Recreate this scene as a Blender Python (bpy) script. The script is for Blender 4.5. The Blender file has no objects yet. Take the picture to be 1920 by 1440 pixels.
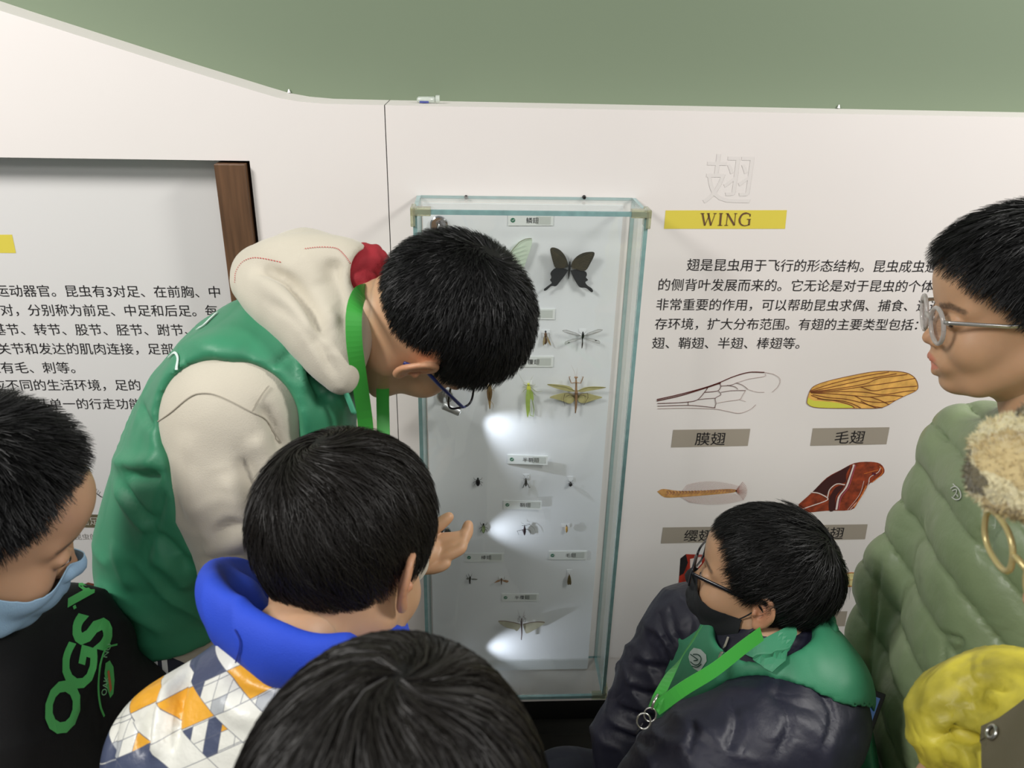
import bpy, math, random
import numpy as np
from mathutils import Vector, Matrix

# ------------------------------------------------------------------ camera, world, lights
SC = bpy.context.scene
COL = SC.collection
F = 1500.0                      # focal length in pixels of the 1920 x 1440 frame
def _cam(psi, t, rho):
    a, b, c = [math.radians(v) for v in (psi, t, rho)]
    f = np.array([math.sin(a)*math.cos(b), math.cos(a)*math.cos(b), -math.sin(b)])
    r0 = np.array([math.cos(a), -math.sin(a), 0.0]); u0 = np.cross(r0, f)
    return r0*math.cos(c)+u0*math.sin(c), u0*math.cos(c)-r0*math.sin(c), f
CR, CU, CF = _cam(3.3, 24.2, 1.33)
CC = np.array([0.0, -1.45, 1.70])
def P(px, py, Y=0.0):
    """point of the photograph on the upright plane at distance Y"""
    d = CF + CR*(px-960)/F - CU*(py-720)/F
    return CC + d*(Y-CC[1])/d[1]
def D(px, py, z):
    """point of the photograph at distance z along the camera's axis"""
    return CC + z*(CF + CR*(px-960)/F - CU*(py-720)/F)
def PZ(px, py, Z):
    d = CF + CR*(px-960)/F - CU*(py-720)/F
    return CC + d*(Z-CC[2])/d[2]

cd = bpy.data.cameras.new('camera'); cam = bpy.data.objects.new('camera', cd); COL.objects.link(cam)
cam.matrix_world = Matrix(((CR[0], CU[0], -CF[0], CC[0]), (CR[1], CU[1], -CF[1], CC[1]), (CR[2], CU[2], -CF[2], CC[2]), (0, 0, 0, 1)))
cd.sensor_width = 36; cd.lens = F/1920*36; cd.clip_start = 0.02
cd.dof.use_dof = True; cd.dof.focus_distance = 1.30; cd.dof.aperture_fstop = 8.5
SC.camera = cam

wd = bpy.data.worlds.new('world'); SC.world = wd; wd.use_nodes = True
wd.node_tree.nodes['Background'].inputs[0].default_value = (0.95, 0.97, 1.0, 1)
wd.node_tree.nodes['Background'].inputs[1].default_value = 0.235
def area_light(name, loc, target, size, energy, color):
    l = bpy.data.lights.new(name, 'AREA'); l.shape = 'RECTANGLE'; l.size, l.size_y = size
    l.energy = energy; l.color = color
    o = bpy.data.objects.new(name, l); COL.objects.link(o); o.location = loc
    o.rotation_euler = (Vector(target)-Vector(loc)).to_track_quat('-Z', 'Y').to_euler()
    return o
area_light('ceiling_or_fill_light', (-1.55, -1.25, 2.75), (-.9, 0, 1.05), (0.5, 0.5), 42, (1, .975, .94))
area_light('ceiling_or_fill_light', (1.80, -1.15, 2.75), (1.1, 0, 1.05), (0.5, 0.5), 41, (1, .975, .94))
area_light('ceiling_or_fill_light', (0.1, -2.6, 2.75), (0.1, -2.2, 0), (1.2, 0.6), 18, (1, .975, .95))  # added frontal fill from behind the camera, not one of the ceiling lamps
SC.view_settings.view_transform = 'Standard'; SC.view_settings.look = 'None'
SC.view_settings.exposure = 0.0; SC.view_settings.gamma = 1.0
SC.view_settings.use_curve_mapping = False

# ------------------------------------------------------------------ helpers
def srgb(r, g, b):
    f = lambda c: ((c/255+0.055)/1.055)**2.4 if c/255 > 0.04045 else c/255/12.92
    return (f(r), f(g), f(b), 1)
_mats = {}
def mat(name, rgb, rough=.6, metal=0, bump=0, bscale=200, var=0, vscale=8, sss=0, spec=.5, sheen=0, stretch=None, trans=0, alpha=1, coat=0, crump=None):
    """one procedural material: base colour with soft noise variation and noise relief"""
    if name in _mats: return _mats[name]
    m = bpy.data.materials.new(name); m.use_nodes = True
    nt = m.node_tree; b = nt.nodes['Principled BSDF']
    col = srgb(*rgb)
    b.inputs['Base Color'].default_value = col; b.inputs['Roughness'].default_value = rough
    b.inputs['Metallic'].default_value = metal; b.inputs['Specular IOR Level'].default_value = spec
    if sheen: b.inputs['Sheen Weight'].default_value = sheen; b.inputs['Sheen Roughness'].default_value = .4
    if coat: b.inputs['Coat Weight'].default_value = coat
    if sss:
        b.inputs['Subsurface Weight'].default_value = sss; b.inputs['Subsurface Radius'].default_value = (1, .35, .2)
        b.inputs['Subsurface Scale'].default_value = .008
    if trans: b.inputs['Transmission Weight'].default_value = trans
    if alpha < 1: b.inputs['Alpha'].default_value = alpha
    tc = nt.nodes.new('ShaderNodeTexCoord'); mp = nt.nodes.new('ShaderNodeMapping')
    nt.links.new(tc.outputs['Object'], mp.inputs[0])
    if stretch: mp.inputs['Scale'].default_value = stretch
    if var:
        n = nt.nodes.new('ShaderNodeTexNoise'); n.inputs['Scale'].default_value = vscale; n.inputs['Detail'].default_value = 4
        nt.links.new(mp.outputs[0], n.inputs['Vector'])
        r = nt.nodes.new('ShaderNodeValToRGB')
        e = r.color_ramp.elements
        e[0].position = .3; e[1].position = .7
        e[0].color = (col[0]*(1-var), col[1]*(1-var), col[2]*(1-var), 1); e[1].color = tuple(min(1, c*(1+var)) for c in col[:3])+(1,)
        nt.links.new(n.outputs[0], r.inputs[0]); nt.links.new(r.outputs[0], b.inputs['Base Color'])
    if bump:
        n = nt.nodes.new('ShaderNodeTexNoise'); n.inputs['Scale'].default_value = bscale; n.inputs['Detail'].default_value = 5
        nt.links.new(mp.outputs[0], n.inputs['Vector'])
        bp = nt.nodes.new('ShaderNodeBump'); bp.inputs['Strength'].default_value = bump; bp.inputs['Distance'].default_value = .002
        nt.links.new(n.outputs[0], bp.inputs['Height']); nt.links.new(bp.outputs[0], b.inputs['Normal'])
    if crump:
        # drawn cloth creases: ridged noise at two sizes under the fine weave
        prev = b.inputs['Normal'].links[0].from_node if b.inputs['Normal'].links else None
        hs = []
        for sc_, k_ in ((crump[0], 1.0), (crump[0]*2.3, .22)):
            n = nt.nodes.new('ShaderNodeTexNoise'); n.inputs['Scale'].default_value = sc_; n.inputs['Detail'].default_value = 1; n.inputs['Distortion'].default_value = .6
            nt.links.new(mp.outputs[0], n.inputs['Vector'])
            s1 = nt.nodes.new('ShaderNodeMath'); s1.operation = 'SUBTRACT'; s1.inputs[1].default_value = .5; nt.links.new(n.outputs[0], s1.inputs[0])
            s2a = nt.nodes.new('ShaderNodeMath'); s2a.operation = 'MULTIPLY_ADD'; nt.links.new(s1.outputs[0], s2a.inputs[0]); nt.links.new(s1.outputs[0], s2a.inputs[1]); s2a.inputs[2].default_value = .0006
            s2 = nt.nodes.new('ShaderNodeMath'); s2.operation = 'SQRT'; nt.links.new(s2a.outputs[0], s2.inputs[0])
            s3 = nt.nodes.new('ShaderNodeMath'); s3.operation = 'MULTIPLY'; s3.inputs[1].default_value = 4*k_; nt.links.new(s2.outputs[0], s3.inputs[0]); hs.append(s3.outputs[0])
        ad = nt.nodes.new('ShaderNodeMath'); nt.links.new(hs[0], ad.inputs[0]); nt.links.new(hs[1], ad.inputs[1])
        bp2 = nt.nodes.new('ShaderNodeBump'); bp2.inputs['Strength'].default_value = crump[2] if len(crump) > 2 else .8; bp2.inputs['Distance'].default_value = crump[1]
        nt.links.new(ad.outputs[0], bp2.inputs['Height'])
        if prev: nt.links.new(prev.outputs[0], bp2.inputs['Normal'])
        nt.links.new(bp2.outputs[0], b.inputs['Normal'])
    _mats[name] = m
    return m
def bsdf(m): return m.node_tree.nodes['Principled BSDF']

class MB:
    """collects shapes into one mesh"""
    def __init__(s): s.v = []; s.f = []; s.mi = []; s.n = 0
    def add(s, vs, fs, mi=0):
        s.v.append(np.asarray(vs, float)); s.f += [tuple(i+s.n for i in q) for q in fs]; s.mi += [mi]*len(fs); s.n += len(vs)
    def box(s, a, b, mi=0, M=None):
        (x0, y0, z0), (x1, y1, z1) = a, b
        v = np.array([(x, y, z) for x in (x0, x1) for y in (y0, y1) for z in (z0, z1)], float)
        if M is not None: v = v @ np.array(M)[:3, :3].T + np.array(M)[:3, 3]
        s.add(v, [(0, 1, 3, 2), (4, 6, 7, 5), (0, 4, 5, 1), (2, 3, 7, 6), (0, 2, 6, 4), (1, 5, 7, 3)], mi)
    def prism(s, pts, off, mi=0):
        """polygon (closed list of 3-D points) extruded by the vector off"""
        p = np.asarray(pts, float); n = len(p); q = p+np.asarray(off)
        s.add(np.vstack([p, q]), [tuple(range(n))[::-1], tuple(range(n, 2*n))]+[(i, (i+1) % n, n+(i+1) % n, n+i) for i in range(n)], mi)
    def tube(s, pts, rad, n=8, mi=0, flat=None, cap=True):
        """round tube along pts; rad a number or list; flat=(vector, ratio) squeezes it along the vector"""
        p = np.asarray(pts, float); k = len(p); rad = np.broadcast_to(rad, (k,)).astype(float)
        t = np.gradient(p, axis=0); t /= np.linalg.norm(t, axis=1)[:, None]+1e-12
        ref = np.array([0, 0, 1.0]) if abs(t[0][2]) < .9 else np.array([1.0, 0, 0])
        if flat is not None: ref = np.asarray(flat[0], float)
        vs = []; 
        for i in range(k):
            a = ref - t[i]*(ref@t[i]); a /= np.linalg.norm(a)+1e-12; b = np.cross(t[i], a); 
            if flat is None: ref = a
            ra = flat[1] if flat is not None else 1
            for j in range(n):
                w = 2*math.pi*j/n
                vs.append(p[i]+rad[i]*(math.cos(w)*a*ra+math.sin(w)*b))
        fs = [(i*n+j, i*n+(j+1) % n, (i+1)*n+(j+1) % n, (i+1)*n+j) for i in range(k-1) for j in range(n)]
        if cap: fs += [tuple(range(n))[::-1], tuple(range((k-1)*n, k*n))]
        s.add(vs, fs, mi)
    def ell(s, c, ax, n=12, m=8, mi=0):
        """ellipsoid, ax = three semi-axis vectors (or three numbers)"""
        ax = np.asarray(ax, float)
        if ax.ndim == 1: ax = np.diag(ax)
        vs = [np.asarray(c)+ax[2]]
        for i in range(1, m):
            th = math.pi*i/m
            for j in range(n):
                w = 2*math.pi*j/n
                vs.append(np.asarray(c)+math.sin(th)*(math.cos(w)*ax[0]+math.sin(w)*ax[1])+math.cos(th)*ax[2])
        vs.append(np.asarray(c)-ax[2]); L = len(vs)-1
        fs = [(0, 1+j, 1+(j+1) % n) for j in range(n)]
        fs += [(1+i*n+j, 1+(i+1)*n+j, 1+(i+1)*n+(j+1) % n, 1+i*n+(j+1) % n) for i in range(m-2) for j in range(n)]
        fs += [(L, 1+(m-2)*n+(j+1) % n, 1+(m-2)*n+j) for j in range(n)]
        s.add(vs, fs, mi)
    def ribbon(s, pts, w, nrm, mi=0, th=.0004):
        """flat strip along pts of width w, thin along nrm"""
        p = np.asarray(pts, float); k = len(p); w = np.broadcast_to(w, (k,)); nrm = np.broadcast_to(np.asarray(nrm, float), (k, 3))
        t = np.gradient(p, axis=0); t /= np.linalg.norm(t, axis=1)[:, None]+1e-12
        sd = np.cross(t, nrm); sd /= np.linalg.norm(sd, axis=1)[:, None]+1e-12
        a = p+sd*w[:, None]/2; b = p-sd*w[:, None]/2; o = nrm*th
        vs = np.vstack([a, b, a+o, b+o])
        fs = []
        for i in range(k-1):
            fs += [(i, i+1, k+i+1, k+i), (2*k+i, 3*k+i, 3*k+i+1, 2*k+i+1), (i, 2*k+i, 2*k+i+1, i+1), (k+i, k+i+1, 3*k+i+1, 3*k+i)]
        fs += [(0, k, 3*k, 2*k), (k-1, 3*k-1, 4*k-1, 2*k-1)]
        s.add(vs, fs, mi)
    def build(s, name, mats, parent=None, smooth=False, bevel=0):
        me = bpy.data.meshes.new(name)
        me.from_pydata(np.vstack(s.v).tolist() if s.v else [], [], s.f)
        for m in (mats if isinstance(mats, (list, tuple)) else [mats]): me.materials.append(m)
        me.polygons.foreach_set('material_index', s.mi)
        if smooth: me.polygons.foreach_set('use_smooth', [True]*len(me.polygons))
        me.update()
        o = bpy.data.objects.new(name, me); COL.objects.link(o); o.parent = parent
        if bevel:
            b = o.modifiers.new('bevel', 'BEVEL'); b.width = bevel; b.segments = 2; b.limit_method = 'ANGLE'
        return o
def tag(o, label=None, cat=None, group=None, kind=None):
    for k, v in (('label', label), ('category', cat), ('group', group), ('kind', kind)):
        if v: o[k] = v
    return o
def empty(name, loc, label, cat, group=None):
    o = bpy.data.objects.new(name, None); COL.objects.link(o); o.location = loc; o.empty_display_size = .05
    bpy.context.view_layer.update()
    return tag(o, label, cat, group)
def put(o, parent):
    """parent o to a thing and keep it where it is (meshes here are made in world coordinates)"""
    o.parent = parent; o.matrix_parent_inverse = Matrix.Translation(-Vector(parent.location)) if parent.type == 'EMPTY' else Matrix()
    return o
def curve(pts, n=8):
    """Catmull-Rom through the points"""
    p = np.asarray(pts, float); p = np.vstack([2*p[0]-p[1], p, 2*p[-1]-p[-2]]); out = []
    for i in range(1, len(p)-2):
        for k in range(n):
            t = k/n
            out.append(.5*((2*p[i])+(-p[i-1]+p[i+1])*t+(2*p[i-1]-5*p[i]+4*p[i+1]-p[i+2])*t*t+(-p[i-1]+3*p[i]-3*p[i+1]+p[i+2])*t**3))
    out.append(p[-2]); return np.array(out)
# ------------------------------------------------------------------ the setting
M_board = mat('white_board', (232, 226, 222), .55, bump=.03, bscale=90, var=.015, vscale=3)
M_edge = mat('ledge_paint', (188, 184, 172), .6, var=.03, vscale=20)
M_green = mat('green_wall', (116, 130, 107), .75, bump=.08, bscale=60, var=.02, vscale=2)
M_black = mat('black_void', (14, 14, 12), .5)
M_kick = mat('dark_kick_board', (40, 40, 36), .45, var=.1, vscale=6)
M_floor = mat('floor_vinyl', (150, 146, 136), .5, var=.08, vscale=5)
def struct(o): o['kind'] = 'structure'; return o
ZB = P(1145, 1312)[2]                                     # bottom of the white boards
top = [(-2.2, 2.14), (-1.2, 1.843), (-.751, 1.703), (-.486, 1.624), (-.36, 1.588), (-.325, 1.5785), (-.29, 1.573), (-.246, 1.570), (-.145, 1.5695)]
XS = -.1455                                               # seam between the two boards
# left board has an opening; build as pieces round it
OX0, OX1, OZ1 = -2.0, -.3835, 1.4735                      # opening
def board(name, polys, y0=0.0, y1=.10):
    mb = MB()
    for poly in polys: mb.prism([(x, y0, z) for x, z in poly], (0, y1-y0, 0))
    o = struct(mb.build(name, [M_board, M_edge])); 
    me = o.data
    for p in me.polygons:
        if p.normal.z > .5 : p.material_index = 1
    return o
upper = [(-2.2, OZ1)]+[(XS-.0008, OZ1)]+[(XS-.0008, 1.5695)]+top[::-1][1:]
wl = board('wall_left', [upper, [(OX1, ZB), (XS-.0008, ZB), (XS-.0008, OZ1), (OX1, OZ1)], [(-2.2, ZB), (OX0, ZB), (OX0, OZ1), (-2.2, OZ1)]])
wr = board('wall_right', [[(XS+.0008, ZB), (2.4, ZB), (2.4, 1.5665), (XS+.0008, 1.5695)]])
mb = MB(); mb.box((XS-.0009, .002, ZB), (XS+.0009, .1, 1.5694)); struct(mb.build('trim_1', M_black))
mb = MB(); mb.box((-2.0, .045, ZB), (OX1, .06, OZ1)); 
recess = struct(mb.build('wall_back', mat('recess_panel', (222, 220, 218), .5, bump=.03, bscale=90)))
mb = MB(); mb.box((OX1-.0005, .0, ZB), (OX1+.0004, .045, OZ1)); mb.build('reveal', M_black, wl)
mb = MB(); mb.box((OX0, .004, OZ1-.001), (OX1, .045, OZ1+.0002)); mb.build('reveal', mat('reveal_shade', (128, 138, 142), .6), wl)  # shadow along the opening's top edge, painted into this slate grey
mb = MB(); mb.box((-3, .10, 0), (3, .2, 3.0)); struct(mb.build('wall_green', M_green))
mb = MB(); mb.box((-2.4, .055, .0), (2.4, .0999, ZB)); struct(mb.build('trim_2', M_black))
mb = MB(); mb.box((-2.4, .012, .0), (2.4, .055, P(1060, 1376, .012)[2])); mb.box((-2.4, .008, P(1060, 1376, .012)[2]), (2.4, .055, P(1060, 1374, .012)[2]+.0006))
struct(mb.build('baseboard_back', M_kick))
mb = MB(); mb.box((-3, -3.2, -.05), (3, .2, 0)); struct(mb.build('floor', M_floor))
for px, py in ((540, 170), (1576, 199)):
    c = P(px, py, .09); mb = MB(); mb.tube([(c[0], .097, c[2]-.004), (c[0], .097, c[2]+.002)], [.003, .001], 8); mb.build('screw_tip', mat('white_speck', (235, 235, 235), .5), wr if px > 720 else wl)
# dark brown timber post standing in the opening's corner
xw0, xw1 = P(405, 308)[0], P(463, 304)[0]
M_wood = mat('brown_timber', (98, 70, 48), .45, bump=.25, bscale=40, var=.28, vscale=14, stretch=(9, 9, .5))
mb = MB(); mb.box((xw0, -.014, ZB), (xw1-.001, .044, P(405, 308, -.014)[2]))
tag(mb.build('timber_post', M_wood, None, bevel=.0012), 'dark brown upright timber post beside the recessed leg panel', 'post')
# --- lettering and prints -------------------------------------------------
def flat_mesh(name, m, parent, polys, y):
    """printed flat shapes on the board; polys in photo pixels"""
    mb = MB()
    for poly in polys:
        pts = [P(a, b, y) for a, b in poly]; mb.add(pts, [tuple(range(len(pts)))])
    o = mb.build(name, m, parent)
    return o
def text_mesh(body, x0, z0, width, y, m, parent, name='lettering', shear=0, height=None):
    c = bpy.data.curves.new('t', 'FONT'); c.body = body; c.resolution_u = 3; c.shear = shear
    o = bpy.data.objects.new('t', c); COL.objects.link(o); bpy.context.view_layer.update()
    me = bpy.data.meshes.new_from_object(o.evaluated_get(bpy.context.evaluated_depsgraph_get()))
    bpy.data.objects.remove(o); bpy.data.curves.remove(c)
    v = np.empty(len(me.vertices)*3); me.vertices.foreach_get('co', v); v = v.reshape(-1, 3)
    lo, hi = v.min(0), v.max(0); s = width/(hi[0]-lo[0]); sz = s if height is None else height/(hi[1]-lo[1])
    w = np.column_stack([x0+(v[:, 0]-lo[0])*s, np.full(len(v), y), z0+(v[:, 1]-(lo[1]+hi[1])/2)*sz])
    me.vertices.foreach_set('co', w.ravel()); me.materials.clear(); me.materials.append(m); me.update()
    me.name = name
    q = bpy.data.objects.new(name, me); COL.objects.link(q); q.parent = parent
    return q
M_ink = mat('black_ink', (24, 20, 24), .6)
def line(body, x0, x1, yc, parent, Y, m=M_ink):
    a, b = P(x0, yc, Y), P(x1, yc, Y)
    return text_mesh(body, a[0], (a[2]+b[2])/2, b[0]-a[0], Y-.0006, m, parent)
for body, x0, x1, yc in [('翅是昆虫用于飞行的形态结构。昆虫成虫通', 1288, 1759, 498), ('的侧背叶发展而来的。它无论是对于昆虫的个体', 1235, 1751, 535),
                         ('非常重要的作用，可以帮助昆虫求偶、捕食、逃避', 1231, 1766, 572), ('存环境，扩大分布范围。有翅的主要类型包括：膜', 1228, 1760, 608), ('翅、鞘翅、半翅、棒翅等。', 1223, 1500, 643)]:
    line(body, x0, x1, yc, wr, 0)
RY = .045
for body, x0, x1, yc in [('运动器官。昆虫有3对足、在前胸、中', -8, 412, 546), ('对，分别称为前足、中足和后足。每', 1, 408, 582), ('基节、转节、股节、胫节、跗节、前', -14, 394, 618),
                         ('关节和发达的肌肉连接，足部', -4, 325, 654), ('上有毛、刺等。', -24, 140, 689), ('应不同的生活环境，足的', -14, 263, 722), ('足也从单一的行走功能', 18, 265, 757)]:
    line(body, x0, x1, yc, recess, RY)
M_faint = mat('faint_print', (226, 220.5, 216.5), .55)
a = P(1322, 335); text_mesh('翅', a[0], a[2], P(1413, 335)[0]-a[0], -.0005, M_faint, wr)
M_yel = mat('yellow_print', (222, 205, 78), .55)
flat_mesh('title_bar', M_yel, wr, [[(1248, 394.5), (1475.5, 394), (1472, 429), (1245, 429)]], -.0004)
flat_mesh('title_bar', M_yel, recess, [[(-60, 440), (22.5, 440), (30, 474.5), (-60, 474)]], RY-.0004)
# WING in roman capitals: thick and thin strokes drawn as flat strips
M_brown = mat('brown_print', (104, 74, 52), .6)
mb = MB()
def stroke(pts, w, Y=-.0009, m=None, sm=0):
    q = [P(a, b, Y) for a, b in pts]
    if sm: q = curve(q, sm)
    (m or mb).ribbon(q, w, (0, -1, 0), th=.0002)
k = 1/6.4; X = lambda x: 1220+x*k; Z_ = lambda y: 240+y*k
def S(pts, w, sm=0): stroke([(X(a), Z_(b)) for a, b in pts], w, sm=sm)
S([(622, 1025), (650, 1170)], .0030); S([(650, 1170), (705, 1040)], .0011); S([(692, 1025), (722, 1170)], .0030); S([(722, 1170), (775, 1025)], .0011)
S([(600, 1025), (645, 1025)], .0012); S([(675, 1025), (712, 1025)], .0012); S([(755, 1025), (792, 1025)], .0012)
S([(845, 1025), (832, 1168)], .0034); S([(822, 1025), (868, 1025)], .0012); S([(805, 1168), (858, 1168)], .0012)
S([(925, 1028), (908, 1168)], .0011); S([(925, 1028), (1005, 1168)], .0032); S([(1005, 1168), (1020, 1026)], .0011)
S([(905, 1026), (935, 1026)], .0012); S([(885, 1168), (928, 1168)], .0012); S([(1003, 1026), (1040, 1026)], .0012)
S([(1195, 1062), (1185, 1034), (1150, 1022), (1100, 1038), (1068, 1095), (1080, 1150), (1125, 1172), (1182, 1160)], [.0012]+[.0012]*7+[.0020]*8+[.0032]*10+[.0032]*12+[.0024]*8+[.0016]*11, 8)
S([(1186, 1095), (1180, 1165)], .0030); S([(1155, 1095), (1202, 1095)], .0012); S([(1198, 1030), (1192, 1065)], .0012)
mb.build('lettering', M_brown, wr)
# grey-brown name bars
M_taupe = mat('taupe_print', (162, 152, 138), .6)
for x0, x1, y0, y1, xb0, xb1, tx, tx1, body in [(1262, 1407, 806, 838, 1258, 1402, 1304, 1360, '膜翅'), (1524, 1668, 803, 835, 1519, 1662, 1566, 1621, '毛翅'),
                                       (1243, 1387, 989, 1018, 1239, 1383, 1283, 1336, '缨翅'), (1484, 1627, 985, 1013, 1480, 1622, 1528, 1582, '鳞翅'),
                                       (1228, 1340, 1155, 1182, 1222, 1338, 0, 0, ''), (1462, 1589, 1148, 1176, 1458, 1584, 0, 0, '')]:
    flat_mesh('name_bar', M_taupe, wr, [[(x0, y0), (x1, y0-2), (xb1, y1-2), (xb0, y1+1)]], -.0004)
    if body:
        line(body, tx, tx1, (y0+y1)/2+.5, wr, -.0004)
# --- wing pictures --------------------------------------------------------
M_vein = mat('vein_print', (86, 30, 22), .6); M_vein2 = mat('pale_vein_print', (150, 120, 112), .6)
mv, mv2 = MB(), MB()
K5 = 560/1920
def zp(pts): return [(1200+a*K5, 680+b*K5) for a, b in pts]      # pixels of the enlarged view of these pictures
for pts, w in [([(108, 237), (250, 205), (400, 165), (510, 128), (600, 90), (700, 62), (800, 62)], .0020), ([(108, 246), (260, 212), (430, 160), (520, 130)], .0020),
               ([(112, 262), (230, 258), (310, 252), (370, 238), (415, 190), (440, 155)], .0012), ([(112, 279), (300, 274), (400, 280), (485, 290)], .0010),
               ([(310, 252), (310, 272)], .0010), ([(415, 190), (470, 186), (505, 178), (520, 150), (508, 130)], .0011), ([(520, 150), (580, 145), (620, 130)], .0009),
               ([(505, 182), (520, 205), (485, 228), (488, 262), (480, 290)], .0010), ([(370, 238), (420, 232), (485, 228)], .0009), ([(520, 190), (590, 180), (680, 178)], .0008),
               ([(560, 145), (610, 155), (630, 172)], .0009), ([(620, 130), (660, 145), (695, 172)], .0009)]:
    stroke(zp(pts), w, m=mv, sm=5)
for pts, w in [([(800, 62), (860, 75), (900, 105), (890, 150), (850, 190)], .0006), ([(112, 296), (300, 292), (480, 298), (560, 312), (640, 325), (710, 300), (745, 270)], .0007),
               ([(695, 172), (750, 188), (800, 190)], .0005), ([(680, 178), (660, 210), (640, 236), (560, 248), (495, 260)], .0006), ([(640, 236), (680, 250)], .0005),
               ([(620, 130), (700, 105), (800, 88), (805, 70)], .0006)]:
    stroke(zp(pts), w, m=mv2, sm=5)
p = mv.build('printed_wing', M_vein, wr); p['label'] = 'printed membrane wing, fine dark red veins'
mv2.build('printed_wing', M_vein2, wr)
M_amber = mat('amber_print', (228, 174, 88), .6, var=.30, vscale=40); M_amber2 = mat('lime_print', (214, 212, 78), .6)
out = [(1090, 185), (1120, 150), (1200, 120), (1350, 85), (1500, 58), (1620, 54), (1710, 64), (1765, 95), (1787, 145), (1775, 180), (1700, 215), (1640, 245), (1590, 275), (1530, 292), (1400, 294), (1150, 290), (1080, 268), (1075, 235)]
def cpx(pts, n=4): return [tuple(q[:2]) for q in curve([(a, b, 0) for a, b in pts+[pts[0]]], n)][:-1]
o1 = flat_mesh('printed_wing', M_amber, wr, [zp(cpx(out))], -.0004); o1['label'] = 'printed amber wing with brown veins'
flat_mesh('printed_wing', M_amber2, wr, [zp(cpx([(1082, 222), (1110, 242), (1200, 250), (1290, 262), (1370, 288), (1150, 290), (1080, 268)]))], -.0006)
mv = MB()
stroke(zp(out+[out[0]]), .0009, m=mv, sm=4)
for pts in [[(1095, 180), (1250, 130), (1450, 85), (1600, 60)], [(1095, 185), (1260, 150), (1450, 108), (1650, 70)], [(1095, 188), (1280, 165), (1450, 135), (1540, 100), (1720, 75)],
            [(1095, 190), (1280, 175), (1420, 155), (1600, 130), (1770, 100)], [(1420, 155), (1500, 180), (1600, 165), (1780, 150)], [(1100, 195), (1300, 185), (1450, 190), (1560, 205), (1700, 185), (1770, 178)],
            [(1110, 195), (1240, 200), (1380, 212), (1480, 220), (1600, 210), (1690, 216)], [(1380, 212), (1450, 245), (1560, 255), (1640, 244)], [(1110, 205), (1220, 225), (1330, 235), (1450, 265), (1520, 292)],
            [(1100, 210), (1180, 235), (1300, 245), (1380, 270), (1420, 292)], [(1140, 232), (1260, 245), (1350, 270), (1380, 290)], [(1420, 245), (1480, 275), (1560, 290)], [(1480, 220), (1540, 240), (1600, 268)]]:
    stroke(zp(pts), .0013, m=mv, sm=5)
mv.build('printed_wing', mat('brown_vein', (120, 62, 34), .6), wr)
# fringed wing
o2 = flat_mesh('printed_wing', mat('straw_print', (196, 146, 86), .6, var=.3, vscale=90), wr, [zp(cpx([(110, 828), (150, 812), (250, 824), (400, 822), (560, 812), (620, 818), (600, 835), (450, 850), (300, 862), (180, 868), (140, 856)]))], -.0004)
o2['label'] = 'printed narrow straw coloured wing with a hair fringe'
mv = MB(); rr = random.Random(3)
for i in range(40):
    t = i/39; x = 270+t*350; y = 826-10*t; L = 60*math.sin(math.pi*min(1, .25+t*.65))
    stroke(zp([(x, y), (x+35, y-L)]), .0003, m=mv)
    y2 = 862-22*t; L2 = 62*math.sin(math.pi*min(1, .2+t*.55)); stroke(zp([(x-10, y2), (x+50, y2+L2)]), .0003, m=mv)
for i in range(14):
    a = -.9+i*.13; stroke(zp([(615, 825), (615+75*math.cos(a), 825+75*math.sin(a))]), .0006, m=mv)
for i in range(22):
    x = 170+i*20; stroke(zp([(x, 850-i*.9), (x+14, 838-i*.9), (x+4, 826-i*.5)]), .0012, m=mv)
mv.build('printed_wing', mat('fringe_print', (164, 110, 96), .6), wr)
# moth wing
M_moth = mat('russet_print', (140, 56, 26), .6, var=.55, vscale=70); M_mothd = mat('dark_russet_print', (62, 20, 18), .6); M_cream = mat('cream_print', (232, 214, 206), .6)
outm = [(1020, 910), (1110, 830), (1200, 740), (1290, 690), (1380, 645), (1480, 637), (1545, 650), (1572, 690), (1555, 725), (1480, 775), (1440, 830), (1400, 900), (1355, 947), (1200, 952), (1080, 963), (1025, 945)]
o3 = flat_mesh('printed_wing', M_moth, wr, [zp(cpx(outm, 3))], -.0004); o3['label'] = 'printed russet moth wing with cream bands and an eyespot'
flat_mesh('printed_wing', M_mothd, wr, [zp(cpx([(1110, 830), (1200, 745), (1290, 692), (1350, 662), (1325, 720), (1320, 770), (1250, 785), (1200, 850), (1150, 838)], 3)),
                                          zp(cpx([(1215, 870), (1260, 800), (1310, 795), (1260, 860), (1250, 945), (1215, 950)], 3))], -.0006)
mv = MB()
for pts, w in [([(1375, 655), (1350, 730), (1325, 800), (1280, 860), (1262, 945)], .0042), ([(1100, 833), (1150, 840), (1205, 870), (1190, 890), (1090, 925), (1035, 945)], .0022),
               ([(1205, 868), (1220, 815), (1265, 780), (1318, 785)], .0022), ([(1548, 672), (1530, 705), (1480, 735), (1470, 770)], .0014), ([(1475, 760), (1440, 840), (1350, 945)], .0012), ([(1440, 760), (1410, 850), (1335, 945)], .0008)]:
    stroke(zp(pts), w, m=mv, sm=5)
mv.build('printed_wing', M_cream, wr)
mv = MB(); stroke(zp([(1386, 658), (1362, 735), (1338, 805), (1293, 865), (1276, 945)]), .0016, m=mv, Y=-.0012, sm=4); mv.build('printed_wing', mat('pink_print', (186, 84, 104), .6), wr)
mv = MB(); stroke(zp([(1540, 665), (1560, 690), (1548, 722), (1490, 770)]), .0022, m=mv, Y=-.0010, sm=4); stroke(zp([(1455, 790), (1420, 860), (1375, 930)]), .0030, m=mv, Y=-.0010, sm=4); stroke(zp([(1440, 715), (1490, 700), (1530, 690)]), .0014, m=mv, Y=-.0010, sm=4)
mv.build('printed_wing', mat('copper_print', (206, 112, 48), .6, var=.3, vscale=200), wr)
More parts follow.
